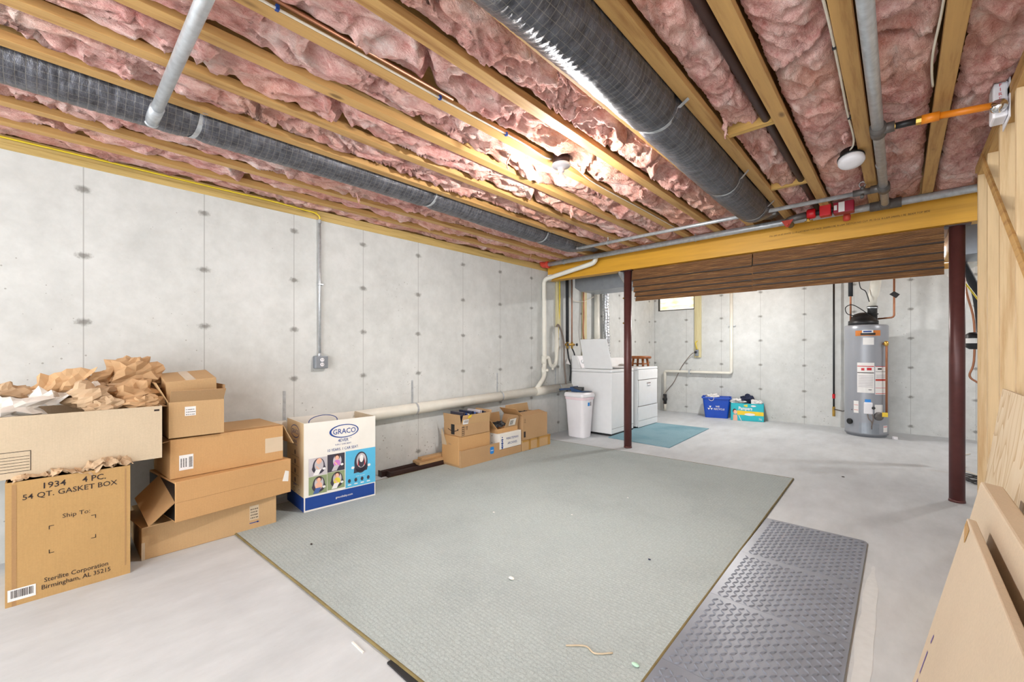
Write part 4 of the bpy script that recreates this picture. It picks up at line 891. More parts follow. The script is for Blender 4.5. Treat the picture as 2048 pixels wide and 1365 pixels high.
# ------------------------------------------------------------------ rug and foam mat
rc = [(-3.56,.80,0), (-.676,.93,0), (-.735,4.69,0), (-3.50,4.545,0)]
def rugpt(u, v, z):
    a = Vector(rc[0]).lerp(Vector(rc[1]), u); b = Vector(rc[3]).lerp(Vector(rc[2]), u); p = a.lerp(b, v); p.z = z; return p
rg = thing('area_rug', 'large grey green woven rug covering the middle of the floor', 'rug', (-2.1, 2.7, 0))
wv_ = lambda u, v: .012+.0015*noise.noise(Vector((u*9,v*11,.3)))
mb = MB().grid(lambda u, v: rugpt(u, v, wv_(u, v)), 60, 70); obj('pile', mb, 'rug', rg, smooth=True)
mb = MB()
def band_(p, q, k=24):
    P = [rugpt(*(p[0]+(q[0]-p[0])*i/k, p[1]+(q[1]-p[1])*i/k), .007) for i in range(k+1)]; mb.tube(P, .0065, 8)
for p, q in (((0,0),(1,0)), ((1,0),(1,1)), ((1,1),(0,1)), ((0,1),(0,0))): band_(p, q)
obj('bound_edge', mb, 'edge', rg, smooth=True)
tag(obj('rubber_pad', MB().slab([(-1.45,.872,0),(-1.15,.872,0),(-1.15,.91,0),(-1.45,.90,0)], (0,0,.007)), 'black'), 'dark rubber pad poking out from under the near rug edge', 'pad')
TL = ['grey diamond pattern foam tile farthest from the camera', 'grey diamond pattern foam tile second from the far end', 'grey diamond pattern foam tile third from the far end', 'grey diamond pattern foam tile nearest the camera']
ty = [3.452, 2.775, 2.195, 1.60, 1.0]
for i in range(4):
    y1, y0 = ty[i], ty[i+1]; x0, x1 = -.700, -.150
    rr0 = .03 if i == 0 else .002; n = 6
    pts = [(x0,y0+.0012,0),(x1,y0+.0012,0)]+[(x1-rr0+rr0*math.cos(R(90*k/n)), y1-rr0+rr0*math.sin(R(90*k/n)), 0) for k in range(n+1)]+[(x0,y1,0)]
    mb = MB().slab(pts, (0,0,.0105)); p_ = .0282; nx = 18; ny = int((y1-y0-.02)/p_)
    for a in range(nx):
        for b in range(ny):
            cx_, cy_ = x1-.022-a*p_, y0+.016+b*p_
            if cx_ < -.69: continue
            an = R(48) if (a+b) % 2 == 0 else R(-42)
            c_, s_ = math.cos(an), math.sin(an); A = Vector((c_,s_,0)); Bv = Vector((-s_,c_,0)); c0 = Vector((cx_,cy_,.0104))
            mb.add([c0-A*.0168, c0+Bv*.0056, c0+A*.0168, c0-Bv*.0056, c0-A*.008+Vector((0,0,.0048)), c0+A*.008+Vector((0,0,.0048))],
                   [(0,4,1),(1,4,5),(1,5,2),(2,5,3),(3,5,4),(3,4,0)])
    tag(obj('foam_tile', mb, 'mat', loc=((x0+x1)/2, (y0+y1)/2, 0)), TL[i], 'floor tile', 'interlocking foam floor tiles')
tag(obj('dried_paint_patch', MB().quad(*[(-.108+.03*math.cos(a)+ .012*noise.noise(Vector((math.cos(a)*3,math.sin(a)*3,1))) , 2.4+.70*math.sin(a), .0008) for a in [2*math.pi*i/40 for i in range(40)]]), 'paintpatch'), 'pale worn patch on the concrete along the foam tiles', 'stain')

# ------------------------------------------------------------------ cartons
TH = .005
def carton(name, lab, c, w, dpt, hgt, mat, rz=0., top=True, group=None, bev=.004, inside='card_in', z0=None):
    """c = centre of the base; w along local y, dpt along local x (front face is +x)."""
    o = thing(name, lab, 'box', c, rz, group); B = wm(o); a, b = dpt/2, w/2
    if top: obj('carton_body', MB(B).box(-a,a,-b,b,0,hgt), mat, o, bevel=bev)
    else:
        mb = MB(B).box(a-TH,a,-b,b,0,hgt).box(-a,-a+TH,-b,b,0,hgt).box(-a+TH,a-TH,-b,-b+TH,0,hgt).box(-a+TH,a-TH,b-TH,b,0,hgt).box(-a+TH,a-TH,-b+TH,b-TH,0,TH)
        obj('carton_body', mb, mat, o)
    return o, B, a, b
def flap(o, B, p, q, out, ln, ang, mat, inset=.01, name='flap'):
    """hinge p->q, 'out' horizontal outward direction, ang degrees above the horizontal."""
    p, q, out = Vector(p), Vector(q), Vector(out).normalized(); d = (q-p).normalized()
    e = (out*math.cos(R(ang))+Vector((0,0,1))*math.sin(R(ang)))*ln; n = e.cross(d).normalized()*.004
    return obj(name, MB(B).slab([p+d*.003, q-d*.003, q-d*inset+e, p+d*inset+e], n), mat, o)
def sticker(o, B, x, y0, y1, z0, z1, lines=5, mat='paper', bars=True, name='shipping_label', vertical=False):
    mb = MB(B).mat(mat); mb.quad((x,y0,z0),(x,y1,z0),(x,y1,z1),(x,y0,z1))
    rnd = random.Random(int((y0+z0)*1e4))
    if bars:
        mb.mat('ink'); dy = y1-y0; dz = z1-z0
        if vertical:
            for i in range(14): zz = z0+dz*(.15+.7*i/14); mb.quad((x+.0004,y0+dy*.68,zz),(x+.0004,y0+dy*.93,zz),(x+.0004,y0+dy*.93,zz+dz*.03),(x+.0004,y0+dy*.68,zz+dz*.03))
            for k in range(3):
                for i in range(7): zz = z0+dz*(.2+.6*i/7); yy_ = y0+dy*(.1+.17*k); mb.quad((x+.0004,yy_,zz),(x+.0004,yy_+dy*.09,zz),(x+.0004,yy_+dy*.09,zz+dz*.06),(x+.0004,yy_,zz+dz*.06))
        else:
            for i in range(lines):
                zz = z0+dz*(.1+.8*i/lines); yy_ = y0+dy*.1
                while yy_ < y1-dy*.12:
                    wd = dy*rnd.uniform(.02,.09); mb.quad((x+.0004,yy_,zz),(x+.0004,yy_+wd,zz),(x+.0004,yy_+wd,zz+dz*.09),(x+.0004,yy_,zz+dz*.09)); yy_ += wd+dy*.04
    return obj(name, mb, None, o)
def shell(o, B, x, m, fn, name='printed_lettering'):
    t = MB(B); fn(t, x+.0008); return obj(name, t, m, o)

def curl_sheet(name, c, r, wdt, arc, rot, phase, seed, mat, lab):
    X = Matrix.Translation(c) @ Matrix.Rotation(rot, 4, 'Z'); c = Vector(c)
    def fn(u, v):
        a = (u-.5)*arc+phase; q = Vector((u*3+seed, v*3, seed*.3)); k = abs(noise.noise(q*1.1)); k2 = noise.noise(q*2.2)
        rr_ = r*(1+.55*(k-.2)+.16*k2)*(1+.25*(v-.5))
        return X @ Vector((rr_*math.sin(a)*.8+.02*k2, (v-.5)*wdt*(1+.25*noise.noise(q*.7+Vector((2,5,1))))+.03*math.sin(a*2), rr_*math.cos(a)+.02*k2+.05*(v-.5)))
    o = obj(name, MB().grid(fn, 14, 9), mat, loc=c); m = o.modifiers.new('s', 'SOLIDIFY'); m.thickness = .0012
    return tag(o, lab, 'paper', 'packing paper in the long box')
# --- big gasket box
g, B, a, b = carton('cardboard_box', 'tall cardboard box printed 54 QT. GASKET BOX, lowest at the left edge', (-3.31, .073, 0), .435, .48, .583, 'card_y', 0, top=False)
t = MB(B); x = a+.001
t.text('1934', (x,-.105,.532), (0,1,0), (0,0,1), .040, sx=1.05, bold=.012); t.text('4 PC.', (x,.035,.532), (0,1,0), (0,0,1), .040, sx=1.0, bold=.012)
t.text('54 QT. GASKET BOX', (x,.0,.492), (0,1,0), (0,0,1), .036, 'CENTER', sx=1.0, bold=.008)
t.text('Ship To:', (x,.015,.37), (0,1,0), (0,0,1), .030, 'CENTER')
t.text('Sterilite Corporation', (x,.018,.075), (0,1,0), (0,0,1), .031, 'CENTER', sx=.86, bold=.006); t.text('Birmingham, AL 35215', (x,.018,.042), (0,1,0), (0,0,1), .031, 'CENTER', sx=.86, bold=.006)
for sy, sz, y_, z_ in ((1,-1,-.08,.345),(-1,-1,.085,.355),(1,1,-.08,.21),(-1,1,.085,.235)):
    t.quad((x,y_,z_),(x,y_+sy*.018,z_),(x,y_+sy*.018,z_+sz*.003),(x,y_,z_+sz*.003)); t.quad((x,y_,z_),(x,y_+sy*.003,z_),(x,y_+sy*.003,z_+sz*.018),(x,y_,z_+sz*.018))
obj('printed_lettering', t, 'ink', g)
mb = MB(B).mat('paper'); mb.quad((a+.0012,-.21,.025),(a+.0012,-.122,.025),(a+.0012,-.122,.08),(a+.0012,-.21,.08)); mb.mat('ink')
yq = -.20
while yq < -.132:
    wd = random.Random(int(yq*1e5)).uniform(.001,.004); mb.quad((a+.0016,yq,.038),(a+.0016,yq+wd,.038),(a+.0016,yq+wd,.074),(a+.0016,yq,.074)); yq += wd+.002
obj('barcode_label', mb, None, g)
obj('worn_edge', MB(B).box(a-.001,a+.0008,b-.022,b-.016,.05,.57).box(a-.001,a+.0008,-b+.02,-b+.035,.0,.57), 'card_in', g)
# crumpled kraft sheets sticking out of it
for i, (y, z, sz) in enumerate(((-.05,.575,.035),(.07,.575,.045),(.16,.58,.06),(.23,.585,.05))):
    crumple('packing_paper', (-3.13, y, z), .06, .07, sz, 30+i, 'kraftpaper2', ['crumpled paper showing at the left rim of the gasket box','crumpled paper in the middle of the gasket box rim','crumpled paper bulging at the right half of the gasket box rim','crumpled paper at the right corner of the gasket box rim'][i], 'paper', 'crumpled paper in the gasket box', n=16)
# --- long pale box above
l, B, a, b = carton('cardboard_box', 'long pale cardboard box resting on the gasket box, heaped with packing paper', (-3.35, -.13, .592), 1.12, .48, .296, 'card_l', 0, top=False)
obj('printed_panel', MB(B).box(a,a+.0008,-.10,.09-.02+.0,.03,.032) if False else (lambda m_: [m_.box(a,a+.0008,-.06,.065,.03,.0325), m_.box(a,a+.0008,-.06,.065,.125,.1275), m_.box(a,a+.0008,.0625,.065,.03,.1275)]+[m_.box(a,a+.0008,-.05,.06,.045+.014*i,.047+.014*i) for i in range(5)] and m_)(MB(B)), 'ink', l)
obj('black_mark', MB(B).box(a,a+.0008,b-.035,b-.012,.268,.278), 'ink', l)
pp = [((-3.30,.32,.93),.13,.16,.09,41,'kraftpaper','brown packing paper heaped at the right end of the long pale box'),
 ((-3.41,.34,1.06),.12,.15,.10,42,'kraftpaper','brown packing paper on top of the heap, rightmost'),
 ((-3.42,.21,1.07),.12,.14,.13,43,'kraftpaper','brown packing paper at the very top of the heap'),
 ((-3.28,.15,.94),.13,.12,.08,44,'kraftpaper2','tan packing paper at the front of the heap'),
 ((-3.42,.05,1.03),.10,.13,.12,45,'kraftpaper','curled brown packing paper standing up at the left of the heap'),
 ((-3.32,.0,.82),.13,.14,.06,46,'tissue','white packing paper in the middle of the long pale box'),
 ((-3.26,-.16,.91),.14,.16,.07,47,'tissue','white packing paper at the left end of the long pale box'),
 ((-3.42,-.17,.97),.12,.14,.06,48,'kraftpaper2','tan packing paper at the back left of the heap'),
 ((-3.18,.36,.905),.05,.10,.05,49,'kraftpaper','rolled brown packing paper along the front right rim'),
 ((-3.18,.20,.90),.05,.08,.05,50,'kraftpaper2','brown and white packing paper along the front rim'),
 ((-3.42,.33,.95),.14,.16,.09,51,'kraftpaper2','tan packing paper under the top right of the heap')]
for c_, sx, sy, sz, sd_, m_, lb_ in pp:
    if sd_ in (43, 45, 46): curl_sheet('packing_paper', c_, {43:.085,45:.10,46:.16}[sd_], {43:.22,45:.24,46:.30}[sd_], {43:3.6,45:3.3,46:1.3}[sd_], {43:.5,45:-.4,46:.2}[sd_], {43:2.9,45:2.6,46:0.}[sd_], sd_, m_, lb_)
    else: wad('packing_paper', c_, sx, sy*1.05, sz*1.1, sd_, m_, lb_, 'paper', 'packing paper in the long box')
# --- stack of three and the open carton on top
o1, B, a, b = carton('cardboard_box', 'flat tan cardboard box on the floor at the bottom of the left stack', (-3.43, .705, 0), .71, .47, .2, 'card', 0)
sticker(o1, B, a+.001, .19, .245, .07, .165, 4, 'card_l'); obj('printed_arrow', MB(B).box(a,a+.0008,.19,.24,.048,.053).slab([(a,.235,.044),(a,.235,.058),(a,.25,.05)], (.0008,0,0)), 'navy', o1)
obj('edge_fold', MB(B).box(a-.001,a+.0012,-b,-b+.015,0,.1), 'card_l', o1)
o2, B, a, b = carton('cardboard_box', 'orange tan cardboard box with open end flaps, middle of the left stack', (-3.37, .79, .202), .67, .46, .236, 'card_o', R(7.5))
flap(o2, B, (a,-b,.12), (-a*.2,-b,.236), (0,-1,0), .16, -42, 'card_in', name='end_flap'); flap(o2, B, (a-.05,-b-.0,.004), (-a,-b,.004), (0,-1,0), .135, -1, 'card', name='end_flap')
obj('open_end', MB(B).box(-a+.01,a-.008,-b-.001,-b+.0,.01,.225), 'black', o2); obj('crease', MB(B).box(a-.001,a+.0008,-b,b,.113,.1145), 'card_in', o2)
obj('torn_tape', MB(B).slab([(a,.275,.09),(a,.315,.08),(a,.32,.15),(a,.295,.16)], (.001,0,0)), 'tissue', o2)
o3, B, a, b = carton('cardboard_box', 'orange tan cardboard box with white barcode label, upper middle of the left stack', (-3.385, .78, .44), .635, .39, .236, 'card_o', R(3.6))
sticker(o3, B, a+.001, -.275, -.205, .045, .135, vertical=True); flap(o3, B, (a-.005,b,.236), (-a,b,.236), (0,1,0), .16, -62, 'card', name='end_flap')
flap(o3, B, (a-.005,-b,.232), (-a,-b,.232), (0,-1,0), .05, -15, 'card_in', name='end_flap')
obj('clear_tape', MB(B).box(a,a+.0008,.20,.315,.06,.16), 'tape', o3)
obj('top_panel', MB(B).slab([(a-.05,-b+.01,.238),(a-.04,b-.01,.238),(-a,b-.01,.244),(-a,-b+.01,.244)], (0,0,.004)), 'card', o3)
o4, B, a, b = carton('cardboard_box', 'open tan carton with raised front flap on top of the left stack', (-3.325, .605, .686), .275, .33, .212, 'card', R(0), top=False)
sticker(o4, B, a+.001, -.062, -.008, .125, .18, 3)
flap(o4, B, (a,-b,.212), (a,b,.212), (1,0,0), .09, 50, 'card_d', .002); flap(o4, B, (a,-b,.212), (-a,-b,.212), (0,-1,0), .13, 65, 'card'); flap(o4, B, (a,b,.212), (-a,b,.212), (0,1,0), .09, 84, 'card_d')
o5 = thing('cardboard_box', 'small taped tan carton tilted inside the open carton on the left stack', 'box', (-3.34, .60, .86))
Bt = Matrix.Translation((-3.345,.598,.845)) @ Matrix.Rotation(R(9), 4, 'Y') @ Matrix.Rotation(R(4), 4, 'X')
obj('carton_body', MB(Bt).box(-.135,.135,-.128,.122,0,.205), 'card', o5, bevel=.003); obj('tape_strip', MB(Bt).box(-.135,.135,-.032,.018,.205,.2058), 'tape', o5)

# --- white car seat box
gb, B, a, b = carton('car_seat_box', 'white open carton printed GRACO with car seat pictures, standing on the rug', (-3.403, 1.545, .012), .555, .39, .655, 'whitecard', R(-3.5), top=False)
obj('left_panel', MB(B).box(-a,a-.004,-b-.0008,-b,.105,.655), 'graco_side', gb); obj('left_band', MB(B).box(-a,a-.004,-b-.001,-b,.0,.105), 'navy', gb)
x = a+.0008; t = MB(B)
t.mat('navy').quad((x,-b+.008,.012),(x,b-.008,.012),(x,b-.008,.105),(x,-b+.008,.105))
t.mat('sky').quad((x,.03,.112),(x,b,.112),(x,b,.40),(x,.03,.40))
xx = x+.0006
def ell(cy_, cz_, ry, rz_, n=36, x_=None): return [((xx if x_ is None else x_), cy_+ry*math.cos(2*math.pi*i/n), cz_+rz_*math.sin(2*math.pi*i/n)) for i in range(n)]
def ring(cy_, cz_, ry, rz_, w_, x_=None):
    o_ = ell(cy_,cz_,ry,rz_,x_=x_); i_ = ell(cy_+w_*.25,cz_,ry-w_,rz_-w_*.55,x_=x_)
    for k in range(36): t.quad(o_[k], o_[(k+1) % 36], i_[(k+1) % 36], i_[k])
t.mat('navy'); ring(.02,.565,.115,.052,.012)
t.text('GRACO', (xx,.022,.545), (0,1,0), (0,0,1), .056, 'CENTER', sx=.92, bold=.008)
t.text('4EVER', (xx,.012,.482), (0,1,0), (0,0,1), .036, 'CENTER', sx=.85); t.text('TM', (xx,.062,.502), (0,1,0), (0,0,1), .010)
t.text('4-IN-1 CAR SEAT', (xx,.012,.459), (0,1,0), (0,0,1), .017, 'CENTER'); t.text('10 YEARS. 1 CAR SEAT.', (xx,.012,.418), (0,1,0), (0,0,1), .030, 'CENTER', sx=.82)
t.mat('paper').text('gracobaby.com', (xx+.0004,.02,.05), (0,1,0), (0,0,1), .022, 'CENTER', bold=.01)
t.text('4EVER CAR SEAT', (xx+.0004,.15,.186), (0,1,0), (0,0,1), .010, 'CENTER')
# four children in car seats, seen as small prints
def kid(y0, z0, shirt, legs, hair, bg):
    w_, h_ = .132, .134; e = lambda k: xx+.0003*k
    t.mat(bg).quad((e(0),y0,z0),(e(0),y0+w_,z0),(e(0),y0+w_,z0+h_),(e(0),y0,z0+h_))
    t.mat('seatgrey').quad(*[(e(1),y0+.072+.052*math.cos(q)*(1 if math.sin(q) < 0 else .85),z0+.07+.060*math.sin(q)) for q in [2*math.pi*i/24 for i in range(24)]])
    t.mat('greyl').quad(*[(e(2),y0+.074+.033*math.cos(q),z0+.078+.046*math.sin(q)) for q in [2*math.pi*i/20 for i in range(20)]])
    t.mat(shirt).quad(*[(e(3),y0+.072+.026*math.cos(q),z0+.058+.03*math.sin(q)) for q in [2*math.pi*i/16 for i in range(16)]])
    t.mat(legs).quad((e(4),y0+.05,z0+.045),(e(4),y0+.09,z0+.045),(e(4),y0+.07,z0+.005),(e(4),y0+.03,z0+.005))
    t.mat(hair).quad(*[(e(4),y0+.074+.020*math.cos(q),z0+.108+.021*math.sin(q)) for q in [2*math.pi*i/16 for i in range(16)]])
    t.mat('skin').quad(*[(e(5),y0+.072+.015*math.cos(q),z0+.102+.017*math.sin(q)) for q in [2*math.pi*i/16 for i in range(16)]])
    t.mat('paper').quad(*[(e(5),y0+.11+.012*math.cos(q),z0+.045+.009*math.sin(q)) for q in [2*math.pi*i/12 for i in range(12)]])
    t.mat('skin').quad((e(5),y0+.05,z0+.07),(e(5),y0+.056,z0+.075),(e(5),y0+.078,z0+.048),(e(5),y0+.07,z0+.044))
kid(-.245,.255,'greyl','paper','skin','greyl'); kid(-.109,.262,'lilac','greyl','hair','seatgrey'); kid(-.245,.118,'skin','denim','hair','green'); kid(-.109,.125,'lime','paper','hair','green')
e = lambda k: xx+.0003*k
t.mat('seatgrey').quad(*[(e(1),.155+.055*math.cos(q),.295+.085*math.sin(q)) for q in [2*math.pi*i/28 for i in range(28)]]); t.quad((e(1),.095,.215),(e(1),.205,.225),(e(1),.215,.27),(e(1),.10,.265))
t.mat('greyl').quad(*[(e(2),.158+.040*math.cos(q),.31+.058*math.sin(q)) for q in [2*math.pi*i/24 for i in range(24)]])
t.mat('seatgrey').quad(*[(e(3),.158+.026*math.cos(q),.30+.045*math.sin(q)) for q in [2*math.pi*i/20 for i in range(20)]])
t.mat('paper').quad(*[(e(4),.158+.016*math.cos(q),.325+.030*math.sin(q)) for q in [2*math.pi*i/16 for i in range(16)]])
t.mat('red').quad((e(4),.128,.27),(e(4),.136,.27),(e(4),.132,.33)); t.quad((e(4),.182,.27),(e(4),.19,.27),(e(4),.186,.33))
for yy_ in (.088,.222): t.mat('paper').quad(*[(e(3),yy_+.013*math.cos(q),.262+.011*math.sin(q)) for q in [2*math.pi*i/12 for i in range(12)]])
for i in range(4): t.mat('seatgrey').quad(*[(e(1),.06+.052*i+.012*math.cos(q),.162+.016*math.sin(q)) for q in [2*math.pi*i_/10 for i_ in range(10)]]); t.mat('paper').quad((e(1),.048+.052*i,.128),(e(1),.075+.052*i,.128),(e(1),.075+.052*i,.136),(e(1),.048+.052*i,.136))
obj('printed_front', t, None, gb)
t = MB(B).mat('navy'); yl = -b-.0016
def ring2(cx_, cz_, rx, rz_, w_):
    P = lambda r1, r2, k: (cx_+r1*math.cos(2*math.pi*k/32), yl, cz_+r2*math.sin(2*math.pi*k/32))
    for k in range(32): t.quad(P(rx,rz_,k), P(rx,rz_,k+1), P(rx-w_,rz_-w_,k+1), P(rx-w_,rz_-w_,k))
ring2(.0,.575,.10,.05,.006); t.text('GRACO', (.0,yl,.556), (1,0,0), (0,0,1), .05, 'CENTER', sx=.9); t.text('4EVER', (0,yl,.488), (1,0,0), (0,0,1), .03, 'CENTER'); t.text('4-IN-1 CAR SEAT', (0,yl,.468), (1,0,0), (0,0,1), .014, 'CENTER')
t.mat('ink_l')
for z_ in (.415,.345,.275,.205): t.quad(*[(0+.018*math.cos(2*math.pi*k/16),yl,z_+.02*math.sin(2*math.pi*k/16)) for k in range(16)]); t.quad((-.08,yl,z_-.03),(.09,yl,z_-.03),(.09,yl,z_-.027),(-.08,yl,z_-.027))
t.mat('navy').text('graco', (0,yl,.165), (1,0,0), (0,0,1), .03, 'CENTER', bold=.02); t.mat('ink_l'); ring2(-.02,.13,.02,.018,.006); ring2(.09,.13,.02,.018,.004)
obj('printed_side', t, None, gb)
t = MB(B).mat('navy'); yl = None; xb = -a+TH+.001
for k in range(36):
    P = lambda r1, r2, k_: (xb, .0+r1*math.cos(2*math.pi*k_/36), .60+r2*math.sin(2*math.pi*k_/36)); t.quad(P(.12,.052,k), P(.12,.052,k+1), P(.113,.046,k+1), P(.113,.046,k))
obj('inside_print', t, None, gb)
obj('inner_panel', MB(B).box(-a+TH,a-TH,b-TH-.0015,b-TH,.01,.655), 'card_l', gb)

# --- right hand group of cartons
r1, B, a, b = carton('cardboard_box', 'low tan cardboard tray with blue sticker, lower left of the far carton group', (-3.435, 3.10, .0), .585, .305, .172, 'card_d', R(1), top=False, group=None)
r1.location.z = .012; 
mb = MB(B).mat('bluetag'); mb.quad(*[(a+.001, .155+.030*sy, .105+.038*sz) for sy, sz in ((-1,-.7),(-.7,-1),(.7,-1),(1,-.7),(1,.7),(.7,1),(-.7,1),(-1,.7))]); mb.mat('paper'); mb.quad((a+.0014,.135,.1),(a+.0014,.175,.1),(a+.0014,.175,.107),(a+.0014,.135,.107)); obj('blue_sticker', mb, None, r1)
flap(r1, B, (a,b,.0), (-a,b,.0), (0,1,0), .10, 85, 'card_d', name='end_flap')
flap(r1, B, (-a,-b,.172), (-a+.1,-b,.172), (-.2,-.25,0), .2, 80, 'card_l', .04, name='raised_flap')
r2, B, a, b = carton('cardboard_box', 'tan closed cardboard box sitting in the low tray under the open printed carton', (-3.445, 3.03, .03), .455, .265, .292, 'card_o', R(1))
t = MB(B); t.text('DELL', (-.03,-b-.001,.20), (1,0,0), (0,0,1), .022); t.text('JANE', (a+.001,.14,.13), (0,1,0), (0,0,1), .022); obj('printed_lettering', t, 'ink_l', r2)
r5, B, a, b = carton('cardboard_box', 'open cardboard box with black arrow tape, full of books, atop the far left stack', (-3.44, 3.035, .325), .415, .27, .118, 'card_d', R(1), top=False)
flap(r5, B, (a,-b,.118), (a,b,.118), (1,0,0), .10, 78, 'card', .012); flap(r5, B, (-a,-b,.118), (a,-b,.118), (0,-1,0), .105, 82, 'card_d', .004); flap(r5, B, (-a,b,.118), (a,b,.118), (0,1,0), .12, 70, 'card_d', .01)
t = MB(B); t.mat('black').quad((-.02,-b-.001,.01),(.035,-b-.001,.01),(.035,-b-.001,.115),(-.02,-b-.001,.115))
t.mat('ink')
arc = [(-.07+.16*i/14, -b-.0014, .06-.020*math.sin(math.pi*i/14)) for i in range(15)]
for p, q in zip(arc[:-1], arc[1:]): t.quad(p, q, (q[0],q[1],q[2]+.008), (p[0],p[1],p[2]+.008))
t.quad((.075,-b-.0014,.075),(.10,-b-.0014,.07),(.085,-b-.0014,.05))
t.quad((a+.0012,-.195,.012),(a+.0012,-.16,.012),(a+.0012,-.16,.10),(a+.0012,-.195,.10)); t.mat('card_d')
for i in range(4): t.quad((a+.0016,-.192,.018+.02*i),(a+.0016,-.163,.018+.02*i),(a+.0016,-.163,.03+.02*i),(a+.0016,-.192,.03+.02*i))
t.mat('ink')
for y_ in (-.14,-.125): t.quad((a+.0012,y_,.06),(a+.0012,y_+.005,.06),(a+.0012,y_+.005,.10),(a+.0012,y_,.10)); t.quad((a+.0012,y_-.004,.09),(a+.0012,y_+.009,.09),(a+.0012,y_+.0025,.102))
obj('printed_marks', t, None, r5)
fl_ = [c for c in bpy.data.objects if c.parent == r5 and c.name.startswith('flap')][0]
up = Vector((math.cos(R(78)),0,math.sin(R(78)))); hp0 = Vector((a+.005,0,.118))
def onflap(y, s): return hp0+up*s+Vector((0,y,0))
mb = MB(B).mat('paper'); mb.quad(onflap(-.19,.005),onflap(-.115,.005),onflap(-.115,.055),onflap(-.19,.055)); mb.mat('ink_l')
for i in range(8): mb.quad(onflap(-.175+.007*i,.02)+Vector((.0005,0,0)),onflap(-.171+.007*i,.02)+Vector((.0005,0,0)),onflap(-.171+.007*i,.048)+Vector((.0005,0,0)),onflap(-.175+.007*i,.048)+Vector((.0005,0,0)))
obj('white_label', mb, None, r5); obj('yellow_sticker', MB(B).quad(onflap(-.13,.06),onflap(-.085,.075),onflap(-.08,.105),onflap(-.125,.09)), 'yellow', r5)
bc = ['cloth_n','seatgrey','navy','paper','seatgrey','cloth_n','denim','seatgrey','navy','greyl','cloth_n','seatgrey']
for i in range(12):
    y_ = 2.86+.030*i; hh = .20+.01*((i*7) % 4)
    bk = thing('book', ['dark','charcoal','navy','white','charcoal','dark','blue','charcoal','navy','grey','dark','charcoal'][i]+' book standing in the open arrow tape carton, number %d from the left end' % (i+1), 'book', (-3.44,y_,.332), 0, 'books in the open carton')
    bk['label'] = ['leftmost dark book standing in the open arrow tape carton','charcoal book second from the left in the arrow tape carton','navy book third from the left in the arrow tape carton','white book in the left part of the arrow tape carton','charcoal book just right of the white book in the carton','dark book left of the middle of the arrow tape carton','blue book in the middle of the arrow tape carton','charcoal book right of the blue book in the carton','navy book fourth from the right in the arrow tape carton','pale grey book near the right end of the arrow tape carton','dark book second from the right in the arrow tape carton','rightmost charcoal book in the arrow tape carton'][i]
    obj('cover', MB().box(-3.545,-3.335,y_,y_+.0035,.332,.332+hh).box(-3.545,-3.335,y_+.0215,y_+.025,.332,.332+hh).box(-3.338,-3.335,y_,y_+.025,.332,.332+hh), bc[i], bk)
    obj('pages', MB().box(-3.542,-3.339,y_+.0036,y_+.0214,.334,.329+hh), 'paper', bk)
r3, B, a, b = carton('cardboard_box', 'low brown cardboard base under the white archive box', (-3.44, 3.565, .012), .37, .30, .085, 'card_d', R(1))
r6, B, a, b = carton('archive_box', 'white box printed MINUTEMAN ARCHIVES in the far carton group', (-3.44, 3.56, .10), .375, .30, .175, 'whitecard', R(1))
t = MB(B); t.text('MINUTEMAN', (a+.001,.03,.095), (0,1,0), (0,0,1), .038, 'CENTER', sx=.95); t.text('ARCHIVES', (a+.001,.03,.04), (0,1,0), (0,0,1), .038, 'CENTER', sx=.95)
for z_, w_ in ((.13,.012),(.105,.026),(.085,.018),(.065,.028),(.045,.02),(.025,.024),(.01,.016)): t.quad(*[(a+.001,-.14+w_*math.cos(q)*.7,z_+.009*math.sin(q)) for q in [2*math.pi*i/10 for i in range(10)]])
obj('printed_lettering', t, 'navy', r6); obj('bolt_dots', MB(B).box(.03,.04,-b-.001,-b,.14,.15).box(.03,.04,-b-.001,-b,.06,.07), 'ink_l', r6)
r7, B, a, b = carton('cardboard_box', 'open brown carton with labelled front flap on the white archive box', (-3.45, 3.54, .276), .345, .27, .05, 'card_o', R(1), top=False)
flap(r7, B, (a,-.06,.05), (a,b,.05), (1,0,0), .12, 72, 'card_d', .02, 'front_flap'); flap(r7, B, (-a,-b,.05), (a,-b,.05), (0,-1,0), .13, 50, 'card_o', .02); flap(r7, B, (-a,b,.05), (a,b,.05), (0,1,0), .12, 75, 'card_d', .02); flap(r7, B, (-a,-b,.05), (-a,b,.05), (-1,0,0), .14, 82, 'card', .01)
up = Vector((math.cos(R(72)),0,math.sin(R(72)))); hp0 = Vector((a+.005,0,.05))
mb = MB(B).mat('whitecard'); mb.quad(onflap(.0,.02),onflap(.11,.02),onflap(.11,.105),onflap(.0,.10)); mb.mat('ink')
for i in range(5): mb.quad(onflap(.015+.011*i,.03)+Vector((.0005,0,0)),onflap(.021+.011*i,.03)+Vector((.0005,0,0)),onflap(.021+.011*i,.085)+Vector((.0005,0,0)),onflap(.015+.011*i,.085)+Vector((.0005,0,0)))
obj('white_label', mb, None, r7)
crumple('black_bag', (-3.45,3.50,.33), .09, .11, .05, 61, 'black', 'black plastic bag inside the open carton on the archive box', 'bag')
r4, B, a, b = carton('cardboard_box', 'flat carton striped with brown tape, lower right of the far carton group', (-3.445, 4.045, .012), .555, .30, .128, 'card', R(.8))
obj('tape_strips', MB(B).box(a,a+.0008,-.16,-.12,0,.128).box(a,a+.0008,0.0,.05,0,.128).box(a,a+.0008,.22,.265,0,.128).box(a,a+.0008,-b,b,.105,.128), 'browntape', r4)
r8, B, a, b = carton('cardboard_box', 'large plain cardboard box at the right end of the far carton group', (-3.445, 4.015, .143), .475, .30, .288, 'card_d', R(.8), top=False)
